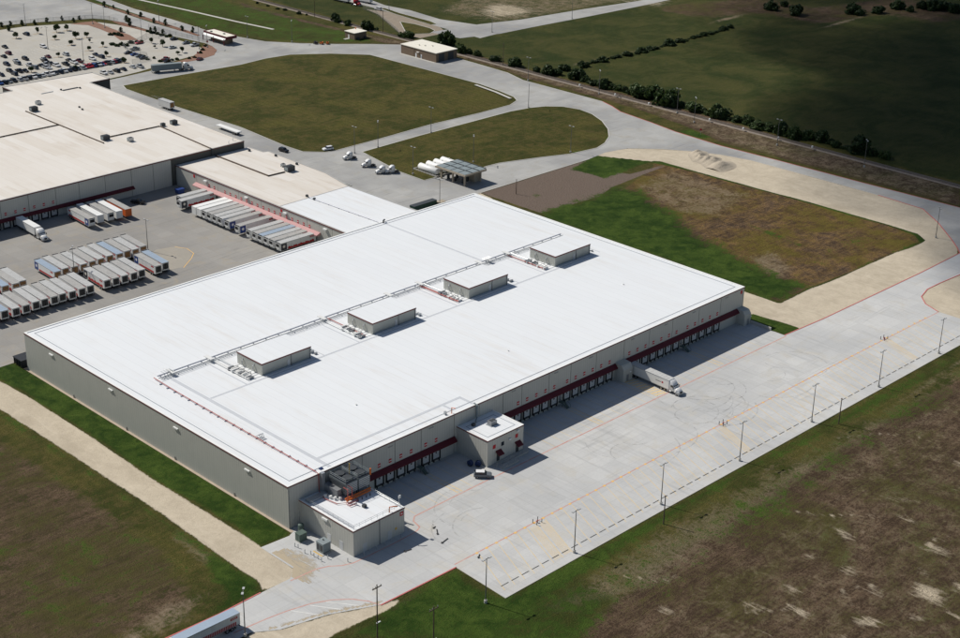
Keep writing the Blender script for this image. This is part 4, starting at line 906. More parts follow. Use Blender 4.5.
# pipe rack along the ridge, and the red pipe down the side
for y, r_, z_, m_ in ((72.0,0.24,12.35,'duct_bluegrey'),(70.9,0.13,12.25,'pipe_white'),(70.2,0.09,12.25,'pipe_white')):
    MB().tube([(11.5,y,z_),(60,y,z_),(120,y,z_),(178.5,y,z_)], r_, 8).build('pipe', m_, wh)
for x in np.arange(12.5, 178.5, 4.6): box('pipe_support', 'walkway_grey', wh, x-.12, x+.12, 69.9, 72.4, 11.8, 12.08)
box('pipe_shelf', 'walkway_grey', wh, 11, 179, 69.0, 69.3, 11.8, 11.84)
for x in (15.5, 28.5, 70.2, 97, 110.5, 137.5, 141.5, 150.5):
    box('pipe_bridge', 'pipe_white', wh, x-.6, x+.6, 69.7, 73.0, 12.75, 13.0)
for x in (14.5, 141.5):
    for k in range(4): MB().tube([(x-1.6+k*.9,70.0,12.0),(x-1.6+k*.9,70.6,13.3),(x-1.6+k*.9,72.3,13.3)], 0.11, 6).build('valve_loop', 'galvanized', wh)
MB().tube([(10.3,72.0,12.3),(9.9,60,12.3),(9.6,30,12.3),(9.4,0.7,12.3),(9.4,-0.35,12.1),(9.4,-0.4,7.5)], 0.11, 6).build('sprinkler_pipe', 'pipe_red', wh)
for y in np.arange(2.0, 71, 3.3): box('pipe_support', 'walkway_grey', wh, 9.4, 10.3, y-.14, y+.14, 11.8, 12.14)
for k in range(4): MB().tube([(10.0+.4*k,23.5,12.0),(10.0+.4*k,24.2,13.2),(10.0+.4*k,25.6,12.2)], 0.10, 5).build('valve_loop', 'galvanized', wh)
for x, y, s_ in ((41,22,.2),(96,18,.16),(160,28,.2)):
    box('roof_vent', 'pipe_white', wh, x-s_, x+s_, y-s_, y+s_, 11.8, 12.1)
box('roof_hatch', 'cap_blue', wh, 11.2, 12.2, 1.2, 1.9, 11.8, 12.1)
# hoist arm at the roof edge over the gate office
MB().tube([(56.3,0.8,11.8),(56.3,0.8,13.6),(56.3,-0.6,13.9)], 0.14, 6).build('hoist_arm', 'pipe_orange', wh)
box('hoist_base', 'galvanized', wh, 54.3, 54.9, 1.2, 1.8, 11.8, 12.8)

# ================================================================== THE MACHINE ROOM
mr = thing('machine_room', 'low beige plant building at the near corner of the warehouse carrying a rooftop condenser', 'building')
def L(o): return o
X0, X1, Y0, Y1, HH = 3.3, 19.7, -20.4, -0.05, 7.15
L(box('side_wall', 'wall_beige_side', mr, X0, X0+.25, Y0, Y1, 0, 6.95))
L(box('side_wall', 'wall_beige_side', mr, X1-.25, X1, Y0, Y1, 0, 6.95))
L(box('front_panel', 'wall_beige', mr, X0+.25, 11.5, Y0, Y0+.25, 0, 6.95)); L(box('front_panel', 'wall_beige', mr, 11.62, X1-.25, Y0, Y0+.25, 0, 6.95))
L(box('roof', 'roof_white', mr, X0+.2, X1-.2, Y0+.2, Y1, 6.6, 6.97))
for a in ((X0-.06,X1+.06,Y0-.06,Y0+.4),(X0-.06,X0+.4,Y0+.4,Y1),(X1-.4,X1+.06,Y0+.4,Y1)): L(box('coping', 'coping_white', mr, *a, 6.9, HH))
for a in ((X0-.1,X1+.1,Y0-.1,Y0-.063),(X0-.1,X0-.063,Y0-.06,Y1)): L(box('edge_trim', 'maroon_trim', mr, *a, 6.78, 7.08))
L(box('downpipe', 'steel_grey', mr, 11.47, 11.7, Y0-.15, Y0-.003, 0, 6.8))
for x in (6.2, 14.2): L(box('door', 'door_grey', mr, x, x+1.3, Y0-.05, Y0-.003, .05, 2.4))
for y in (-16.5, -12.0): L(box('door', 'door_grey', mr, X0-.05, X0-.003, y, y+1.3, .05, 2.4))
L(box('wall_light', 'lamp_head', mr, X0-.35, X0-.003, -11.0, -9.0, 5.7, 6.2))
L(box('corner_sign', 'sign_red', mr, 18.2, 19.3, Y0-.06, Y0-.003, 5.1, 6.2)); o_ = L(box('corner_sign_mark', 'sign_white', mr, 18.5, 19.0, Y0-.075, Y0-.062, 5.5, 5.8))
L(box('warning_disc', 'paint_yellow', mr, 16.6, 17.2, Y0-.06, Y0-.003, 1.9, 2.5))
def railing(parent, pts, z, m='galvanized', h=1.05, step=1.8, fix=None):
    fix = fix or (lambda o: o)
    for hh in (h, h*.55): fix(MB().tube([(x, y, z+hh) for x, y in pts], 0.045, 5).build('guard_rail', m, parent))
    for (xa, ya), (xb, yb) in zip(pts[:-1], pts[1:]):
        n = max(1, int(math.hypot(xb-xa, yb-ya)/step))
        for k in range(n+1):
            x, y = xa+(xb-xa)*k/n, ya+(yb-ya)*k/n
            fix(MB().tube([(x,y,z),(x,y,z+h)], 0.035, 5).build('rail_post', m, parent))
railing(mr, [(X1-.7,Y1-.6),(X1-.7,Y0+.8),(X0+.8,Y0+.8),(X0+.8,Y1-.6)], 6.97, fix=L)
L(box('roof_walk', 'walkway_grey', mr, X0+.9, X0+1.9, Y0+1.5, Y1-5, 6.97, 7.0))
# evaporative condenser: two cells on legs
for k, x0 in enumerate((12.0, 16.0)):
    cx0, cx1, cy0, cy1 = x0, x0+3.85, -7.6, -1.2
    cond = L(box('condenser_cell', 'condenser', mr, cx0, cx1, cy0, cy1, 8.0, 11.2))
    L(box('fan_deck', 'fan_deck', cond, cx0+.15, cx1-.15, cy0+.15, cy1-.15, 11.2, 11.38))
    for q in (-5.9, -3.0): L(MB().cyl(((cx0+cx1)/2, q, 0), 1.25, 11.38, 11.75, 'z', 16).build('fan_ring', 'steel_dark', cond))
    for j in range(6): L(box('louvre', 'door_grey', cond, cx0+.2, cx1-.2, cy0-.10, cy0-.01, 8.25+.47*j, 8.5+.47*j))
    for j in range(5): L(box('louvre', 'steel_dark', cond, cx0-.09, cx0-.01, cy0+.3, cy1-.3, 8.3+.55*j, 8.55+.55*j))
    for a in (cx0+.2, cx1-.2):
        for q in (cy0+.2, cy1-.2): L(box('leg', 'steel_dark', cond, a-.12, a+.12, q-.12, q+.12, 6.97, 8.0))
    railing(cond, [(cx0+.1,cy0+.1),(cx1-.1,cy0+.1),(cx1-.1,cy1-.1),(cx0+.1,cy1-.1),(cx0+.1,cy0+.1)], 11.2, 'cabinet_grey', fix=L)
L(MB().tube([(15.9,-4.4,11.2),(15.9,-4.4,14.2)], 0.14, 6).build('mast', 'paint_yellow', mr))
L(MB().tube([(19.9,-7.7,10.9),(19.9,-7.7,12.6)], 0.24, 6).build('valve_mast', 'pipe_orange', mr))
for a in ([(10.8,-9.2,7.6),(18.6,-9.2,7.6)], [(10.8,-8.7,7.9),(19.0,-8.7,7.9)]): L(MB().tube(a, 0.24, 8).build('header_pipe', 'pipe_orange', mr))
for x in (11.2, 12.6): L(MB().tube([(x,-9.2,7.1),(x,-9.2,10.6),(x,-7.7,10.6)], 0.13, 6).build('riser', 'pipe_red', mr))
for pts in ([(9.4,-0.4,7.3),(8.0,-4,7.3),(8.6,-8.2,7.3),(11,-9.6,7.3)], [(10.6,-10.2,7.25),(13.6,-10.4,7.25),(13.6,-8.9,7.5)], [(10.2,-9.8,7.3),(10.2,-11.2,7.3),(12.2,-11.4,7.3)]):
    L(MB().tube(pts, 0.11, 6).build('pipe', 'pipe_red', mr))
for x, y in ((9.5,-6.2),(9.1,-5.0),(10.4,-7.1),(8.5,-3.6)): L(box('pump', 'pipe_white', mr, x, x+.7, y, y+.5, 6.97, 7.75))
for x in (13.5,14.8,16.2,17.4): L(box('stanchion', 'steel_dark', mr, x-.08, x+.08, -10.5, -10.3, 6.97, 7.6))
L(box('exhaust_fan', 'steel_dark', mr, 12.3, 13.2, -14.0, -13.1, 6.97, 7.7))
L(box('pipe_tray', 'galvanized', mr, 4.2, 10, -3.2, -1.4, 7.1, 7.5)); L(box('cable_tray', 'steel_grey', mr, 10.5, 12, -6, -1.0, 7.3, 9.2))
L(MB().tube([(15.6,Y0+.9,6.97),(15.6,Y0+.9,8.4),(16.3,Y0+.2,8.6),(17.2,Y0-.3,8.5)], 0.13, 6).build('hoist_arm', 'pipe_orange', mr))
L(MB().tube([(19.4,-18.8,6.97),(19.4,-18.8,9.6)], 0.05, 5).build('antenna_mast', 'galvanized', mr)); L(box('antenna', 'lamp_head', mr, 19.25, 19.9, -18.9, -18.7, 9.0, 9.8))
# the big insulated riser from the main roof
L(box('riser_duct', 'galvanized', mr, 9.9, 10.9, -1.1, -0.1, 7.0, 12.2))

# plant beside the machine room
gen = thing('transformer_cabinet', 'dark green transformer cabinet beside the plant building wall', 'cabinet', (-1.0,-5.9,0))
MB().box(-1.1,1.1,-0.9,0.9,0.1,2.1).build('cabinet_body', 'cabinet_green', gen); box('plinth', 'concrete_base', gen, -1.3,1.3,-1.1,1.1,0,0.12); box('cabinet_lid', 'cabinet_green', gen, -1.16,1.16,-.96,.96,2.1,2.22)
for y in (-.45,.45): box('door', 'cabinet_green', gen, -1.15,-1.1,y-.4,y+.4,.25,1.95)
gen = thing('generator', 'grey generator cabinet on a yellow-edged pad beside the plant building', 'generator', (-0.2,-13.4,0))
box('plinth', 'concrete_base', gen, -1.7,1.9,-1.7,1.7,0,0.15); MB().box(-1.2,1.2,-1.25,1.25,0.35,2.7).build('cabinet_body', 'cabinet_grey', gen)
box('cabinet_lid', 'cabinet_grey', gen, -1.28,1.28,-1.33,1.33,2.7,2.85); box('skid', 'steel_dark', gen, -1.1,1.1,-1.15,1.15,.15,.35); MB().cyl((0.2,0.3,0),.14,2.85,3.2).build('exhaust', 'steel_dark', gen)
for y in (-.6,.6): box('louvre', 'steel_dark', gen, -1.24,-1.2,y-.45,y+.45,.7,2.3)
box('pad_edge', 'paint_yellow', gen, -1.95,-1.7,-1.7,1.7,0.0,0.06)
for nm, p_, r_, h_, lab in (('water_tank',(1.2,-3.2),0.75,2.3,'small dark round tank in the corner beside the warehouse end wall'),):
    tk = thing(nm, lab, 'tank', (*p_,0)); MB().cyl((0,0,0), r_, 0.1, h_, 'z', 14).build('tank_body', 'cabinet_green', tk); MB().loft([[(r_*k*math.cos(a), r_*k*math.sin(a), h_+z_) for a in np.linspace(0,2*math.pi,15)[:-1]] for k, z_ in ((1,0),(.7,.2),(.15,.3))]).build('tank_lid', 'cabinet_green', tk)
BOL = [(-4.0,-7.2),(-3.8,-8.2),(-4.1,-11.1),(-3.4,-12.5),(-3.5,-13.8),(-3.4,-15.2),(-3.5,-16.6),(-1.7,-16.8),(0.9,-21.0),(5.5,-21.6),(7.5,-21.6),(9.5,-21.6),(12.2,-21.6),(14.2,-21.6),(17.4,-21.6),(20.6,-20.8)]
def bollard_proto():
    b_ = thing('bollard', '', 'bollard'); MB().cyl((0,0,0),.11,0,1.05,'z',8).build('post','galvanized',b_); MB().loft([[(.11*k*math.cos(a),.11*k*math.sin(a),1.05+z_) for a in np.linspace(0,2*math.pi,9)[:-1]] for k,z_ in ((1,0),(.7,.06),(.1,.09))]).build('cap','galvanized',b_); return b_
bp = bollard_proto()
labs = [f'slim grey bollard, {nth(i)} from the left beside the two plant cabinets' for i in range(8)] + ['lone grey bollard at the near outer corner of the plant building'] + [f'slim grey bollard, {nth(i)} from the left along the plant building front' for i in range(7)]
for i, (q, lab) in enumerate(zip(BOL, labs)):
    o = bp if i == 0 else copy_thing(bp, (*q,0)); o.location = (*q,0); tag(o, lab, 'bollard', 'bollards round the plant building')
# hydrants with guard posts at the stall heads
for i, hx in enumerate(hyd):
    lab = ['red hydrant and guard posts at the stall head nearest the plant building', 'red hydrant and guard posts at the middle of the stall row', 'red hydrant and guard posts at the far right end of the stall row'][i]
    h_ = thing('fire_hydrant', lab, 'hydrant', (hx,-39.9,0), group='hydrants along the stall line')
    MB().cyl((0,0,0),.16,0,.8,'z',8).cyl((0,0,.55),.1,-.3,.3,'x',6).build('hydrant_body','pipe_red',h_)
    for dx, dy in ((-.9,-.7),(.9,-.7),(.9,.7),(-.9,.7)): MB().cyl((dx,dy,0),.10,0,1.1,'z',6).build('guard_post','steel_dark',h_)

# ================================================================== THE DRIVERS' OFFICE
of = thing('gate_office', 'small two-storey beige office block with a white roof built against the dock wall', 'building')
X0, X1, Y0, Y1, HH = 57.5, 71.3, -11.7, -0.05, 8.0
box('side_wall', 'wall_beige_side', of, X0, X0+.25, Y0, Y1, 0, 7.8); box('side_wall', 'wall_beige_side', of, X1-.25, X1, Y0, Y1, 0, 7.8)
box('front_wall', 'wall_beige', of, X0+.25, X1-.25, Y0, Y0+.25, 0, 7.8); box('roof', 'roof_white', of, X0+.2, X1-.2, Y0+.2, Y1, 7.5, 7.83)
for a in ((X0-.06,X1+.06,Y0-.06,Y0+.4),(X0-.06,X0+.4,Y0+.4,Y1),(X1-.4,X1+.06,Y0+.4,Y1)): box('coping', 'coping_white', of, *a, 7.72, HH)
for a in ((X0-.1,X1+.1,Y0-.1,Y0-.063),(X0-.1,X0-.063,Y0-.06,Y1)): box('edge_trim', 'maroon_trim', of, *a, 7.62, 7.94)
for a in ((X0+1.6,X1-1.6,Y0+1.6,Y0+1.8),(X0+1.6,X1-1.6,-2.0,-1.8),(X0+1.6,X0+1.8,Y0+1.8,-2.0),(X1-1.8,X1-1.6,Y0+1.8,-2.0)): box('roof_strip', 'strip_dark', of, *a, 7.82, 7.86)
ac = box('rooftop_unit', 'steel_grey', of, 64.2, 66.4, -6.4, -4.8, 7.95, 9.1); box('unit_fan', 'steel_dark', ac, 64.5, 65.3, -6.1, -5.1, 9.1, 9.2); box('unit_fan', 'steel_dark', ac, 65.5, 66.2, -6.1, -5.1, 9.1, 9.2); box('unit_curb', 'strip_dark', of, 63.9, 66.7, -6.7, -4.5, 7.83, 7.95)
box('roof_vent', 'steel_dark', of, 60.6, 61.5, -3.2, -2.3, 7.83, 8.5)
MB().tube([(64.6,0.6,12.1),(64.6,-0.5,12.0),(64.6,-0.5,8.4),(62.4,-2.2,8.2)], 0.28, 8).build('roof_duct', 'cabinet_grey', of)
for x, z_, red in ((60.0,5.4,1),(68.6,5.6,1),(63.2,5.2,0)): box('wall_sign', 'sign_red' if red else 'glass_dark', of, x-.5, x+.5, Y0-.07, Y0-.003, z_-.6, z_+.5)
for x, z_ in ((65.8,5.6),(68.9,7.0)): box('wall_light', 'lamp_head', of, x-.4, x+.4, Y0-.4, Y0-.003, z_-.2, z_+.25)
for x in (61.6, 69.0):
    box('door', 'steel_dark', of, x-.55, x+.55, Y0-.05, Y0-.003, .6, 2.8)
    MB().prism([(Y0-.003,3.9),(Y0-1.4,3.0),(Y0-1.4,2.75),(Y0-.003,3.5)], x-1.0, x+1.0, 'x').build('door_awning', 'maroon', of)
# ramp and landing with handrails along the front
MB().prism([(59.2,0.0),(59.2,0.15),(66.5,0.6),(71.6,0.6),(71.6,0.0)], -13.6, -11.78, 'y').build('access_ramp', 'concrete_base', of)
MB().prism([(60.0,0.0),(60.0,0.35),(65,0.6),(66,0.6),(66,0.0)], -15.3, -13.65, 'y').build('access_ramp', 'concrete_base', of)
railing(of, [(59.4,-13.5),(66.5,-13.5),(71.5,-13.5),(71.5,-11.9)], 0.45, 'steel_grey'); railing(of, [(60.2,-15.2),(66,-15.2)], 0.4, 'steel_grey')
for i, (x, y) in enumerate(((54.9,-7.9),(56.2,-9.6))):
    r_ = thing('hose_reel', ['dark blue drum beside the office wall, the one deeper in the dock shade', 'dark blue drum beside the office wall, the one nearer the sunlit slab'][i], 'drum', (x,y,0), 0.5*i, 'blue drums by the office')
    MB().cyl((0,0,.85),.8,-.3,.3,'x',14).build('drum','cap_blue',r_); box('stand','steel_dark',r_,-.5,.5,-.45,.45,0,.5)
    for s_ in (-.36,.36): MB().cyl((0,0,.85),.85,s_-.05,s_+.05,'x',14).build('flange','cap_blue',r_)

# ================================================================== THE CREAM-ROOFED WAREHOUSE AND ITS WING
lb = thing('old_warehouse', 'older warehouse with a wide weathered cream roof behind the trailer yard', 'warehouse')
def K(o): return o
poly = [(-140,235),(164.6,235),(166.8,336.8),(166.8,354.5),(177.4,354.7),(177.4,369.6),(132.8,373.6),(132.8,365.3),(-140,365.3)]
def prism_building(parent, poly, h, fix, roofm, wallm, skip=()):
    mb = MB().sheet(poly, h-0.1); fix(mb.build('roof', roofm, parent, flat=True))
    for i in range(len(poly)):
        if i in skip: continue
        (x0,y0),(x1,y1) = poly[i], poly[(i+1) % len(poly)]
        d = Vector((x1-x0, y1-y0)).normalized(); nr = Vector((d.y,-d.x))
        a, b_ = Vector((x0,y0)), Vector((x1,y1)); q = -nr*0.3
        fix(MB().add([(*a,0),(*b_,0),(*(b_+q),0),(*(a+q),0),(*a,h-.12),(*b_,h-.12),(*(b_+q),h-.12),(*(a+q),h-.12)], [(3,2,1,0),(4,5,6,7),(0,1,5,4),(1,2,6,5),(2,3,7,6),(3,0,4,7)]).build('wall', wallm, parent))
        o1 = nr*0.1; i1 = -nr*0.5
        fix(MB().add([(*(a+o1-d*.09),h-.3),(*(b_+o1+d*.09),h-.3),(*(b_+i1),h-.3),(*(a+i1),h-.3),(*(a+o1-d*.09),h+.05),(*(b_+o1+d*.09),h+.05),(*(b_+i1),h+.05),(*(a+i1),h+.05)], [(3,2,1,0),(4,5,6,7),(0,1,5,4),(1,2,6,5),(2,3,7,6),(3,0,4,7)]).build('coping', 'trailer_roof_tan', parent))
        o2 = nr*0.14; o3 = nr*.104
        fix(MB().add([(*(a+o2),h-.42),(*(b_+o2),h-.42),(*(b_+o3),h-.42),(*(a+o3),h-.42),(*(a+o2),h-.05),(*(b_+o2),h-.05),(*(b_+o3),h-.05),(*(a+o3),h-.05)], [(3,2,1,0),(4,5,6,7),(0,1,5,4),(1,2,6,5),(2,3,7,6),(3,0,4,7)]).build('edge_trim', 'maroon_trim', parent))
prism_building(lb, poly, 11.2, K, 'roof_cream', 'joint_dark')
jx = [-140,-20,-6,8,20,31.5,43,54,65.4,76.8,86.8,98.2,110,120,128.5]
for a, b_ in zip(jx[:-1], jx[1:]): K(box('wall_panel', 'wall_beige', lb, a+.09, b_-.09, 234.85, 234.99, 0, 10.75))
for x in (12.3,16.1,19.9,23.7,27.5,31.3,36.5,40.3,44.1,47.9,51.9,55.8,59.8,63.5,67.5,71.5,75.4):
    dock_door(lb, 'x', x, 234.84, z0=-0.15, num_z=5.65)
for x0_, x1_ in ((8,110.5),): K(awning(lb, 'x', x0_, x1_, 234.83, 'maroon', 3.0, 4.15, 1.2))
def roof_unit(parent, x, y, z, s_, fix, m='steel_dark'):
    u = fix(box('rooftop_unit', m, parent, x-s_, x+s_, y-s_*.8, y+s_*.8, z+.35, z+.35+s_*1.1))
    fix(box('unit_fan', 'steel_dark', u, x-s_*.7, x+s_*.7, y-s_*.5, y+s_*.5, z+.35+s_*1.1, z+.5+s_*1.1))
    for a in (-1,1):
        for b_ in (-1,1): fix(box('leg', 'steel_dark', u, x+a*s_*.85-.1, x+a*s_*.85+.1, y+b_*s_*.65-.1, y+b_*s_*.65+.1, z-.05, z+.35))
    fix(box('unit_grille', 'cabinet_grey', u, x-s_-.04, x-s_-.004, y-s_*.6, y+s_*.6, z+.5, z+.25+s_))
for x, y, s_ in ((123.4,330,1.5),(123.4,273.7,1.5),(152.0,274.5,.9),(157,273.8,1.3)): roof_unit(lb, x, y, 11.1, s_, K)
for x, y in ((130.3,338),(130,265.5)): roof_unit(lb, x, y, 11.1, 1.1, K, 'galvanized')
def roof_pipe(parent, pts, z, r_, fix, m='timber'):
    fix(MB().tube([(x,y,z+.25) for x,y in pts], r_, 6).build('pipe', m, parent))
    (xa,ya),(xb,yb) = pts[0], pts[-1]; n = int(math.hypot(xb-xa,yb-ya)/5)
    for k in range(n+1): x, y = xa+(xb-xa)*k/max(1,n), ya+(yb-ya)*k/max(1,n); fix(box('pipe_support','steel_dark',parent,x-.25,x+.25,y-.25,y+.25,z-.06,z+.14))
for pts in ([(120.4,331.5),(120.2,270)], [(60,305.2),(120,304.5)], [(126,275.7),(150.5,275)], [(150.6,274.5),(148.2,235.6)]): roof_pipe(lb, pts, 11.12, 0.24, K)
for x, y in ((140,318),(141,322),(150,352),(158,349)): K(box('roof_vent','steel_dark',lb,x-.35,x+.35,y-.35,y+.35,11.1,11.7))
K(box('roof_hatch','steel_dark',lb,150,158,350.2,351.2,11.1,11.35)); K(box('roof_hatch','strip_dark',lb,140,146,351.8,352.3,11.1,11.3))
for x, y in ((161.5,238.5),(158,236.5)): K(MB().tube([(x,y,11.1),(x,y,12.0),(x+.5,y,12.3)],.12,6).build('roof_vent','galvanized',lb))

wg = thing('dock_wing', 'long low dock wing with a cream and white roof joining the two warehouses', 'warehouse')
def W_(o): return o
WH = 8.3
W_(MB().sheet([(130.5,169),(164.8,169.5),(168.5,187.6),(169.2,224.7),(167.1,225.4),(166.6,234.75),(130.5,234.75)], WH-.1).build('roof', 'roof_cream', wg, flat=True))
W_(MB().sheet([(130.5,LY+.1),(165.4,LY+.1),(164.8,169.5),(130.5,169)], WH-.096).build('roof', 'roof_white', wg, flat=True))
W_(box('wall_core', 'joint_dark', wg, 130.64, 130.9, LY+.05, 234.7, 0, WH-.15))
jy = [LY+.1,138.5,152.6,165.9,179.6,193.5,207.0,220.7,234.7]
for a, b_ in zip(jy[:-1], jy[1:]): W_(box('wall_panel', 'wall_beige_side', wg, 130.5, 130.64, a+.09, b_-.09, 0, WH-.16))
W_(box('back_wall', 'wall_grey', wg, 164.4, 164.7, LY+.05, 169.4, 0, WH-.15)); W_(box('back_wall','wall_grey', wg, 166.2, 166.5, 169.4, 234.7, 0, WH-.15))
W_(box('coping', 'trailer_roof_tan', wg, 130.38, 130.95, LY+.1, 234.7, WH-.3, WH+.03)); W_(box('edge_trim','maroon_trim',wg,130.33,130.375,LY+.1,234.7,WH-.42,WH-.06))
W_(MB().strip([(165.4,LY+.2),(164.8,169.5),(168.5,187.6),(169.2,224.7),(167.1,225.4),(166.6,234.7)], .7, WH+.0).build('coping','trailer_roof_tan',wg,flat=True))
W_(MB().strip([(130.9,169),(164.6,169.5)], .35, WH-.05).build('roof_seam','trailer_roof_tan',wg,flat=True))
WY = [212.5,209.2,202.3,198.9,195.4,192.0,188.7,185.3,182.0,178.4,175.1,171.7,168.2,164.6,161.3,157.9,154.6,151.2]
for y in WY: dock_door(wg, 'y', y, 130.49, z0=-0.15, num_z=5.3)
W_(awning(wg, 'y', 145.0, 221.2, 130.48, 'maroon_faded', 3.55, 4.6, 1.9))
W_(box('corner_sign','sign_red',wg,130.42,130.49,221.8,222.8,6.2,7.4)); W_(box('corner_sign','sign_red',wg,130.42,130.49,167.0,168.0,6.5,7.5))
for y in (214.5,188.4,165.0,142.0): W_(box('wall_light','lamp_head',wg,129.7,130.49,y-.9,y+.9,6.5,7.0))
roof_pipe(wg, [(149.4,233.8),(149.3,199.3)], WH-.08, .3, W_); roof_pipe(wg, [(149.3,199.3),(157,198.9)], WH-.08, .25, W_); roof_pipe(wg, [(144.9,168.6),(146.7,125.5)], WH-.08, .25, W_, 'duct_bluegrey')
roof_unit(wg, 159.6, 199, WH-.1, 1.7, W_); roof_unit(wg, 161.1, 205, WH-.1, .8, W_, 'galvanized')
for x, y in ((163.4,230),(167.3,217.6),(145.2,170.6),(166.8,203.5),(145,166)): W_(box('roof_vent','steel_dark',wg,x-.4,x+.4,y-.4,y+.4,WH-.1,WH+.7))
roof_hub = MB().tube([(141,LY-1,11.8),(141,LY-1,12.7),(142,LY-.5,12.7)], .3, 6).build('roof_vent','steel_dark',wh)
K(MB().tube([(148.1,235.8,11.4),(148.1,234.4,11.4),(148.1,234.2,8.7),(149.2,233.4,8.6)], .38, 6).build('pipe','steel_dark',lb))

def settle(root, loc):
    """put a thing's Empty at its base without moving its parts"""
    inv = Matrix.Translation(Vector(loc)).inverted(); root.location = loc
    for ch in root.children: ch.matrix_parent_inverse = inv
settle(wh, (LX/2, LY/2, 0)); settle(mr, (11.5,-10.2,0)); settle(of, (64.4,-5.9,0)); settle(lb, (13,300,0)); settle(wg, (148,180,0))

# ================================================================== VEHICLES
def wheel_mesh(r, w, name='wheel'):
    m = MB(); m.cur = 0; m.cyl((0,0,0), r, -w/2, w/2, 'y', 14); m.cur = 1; m.cyl((0,0,0), r*.55, -w/2-.01, w/2+.01, 'y', 10)
    return m.mesh(name, ['rubber','rim'])
W_TRUCK = wheel_mesh(.52, .58); W_STEER = wheel_mesh(.52, .32); W_CAR = wheel_mesh(.33, .22)
def wheel(parent, me, x, y, z): o = link('wheel', me, parent); o.location = (x, y, z); return o

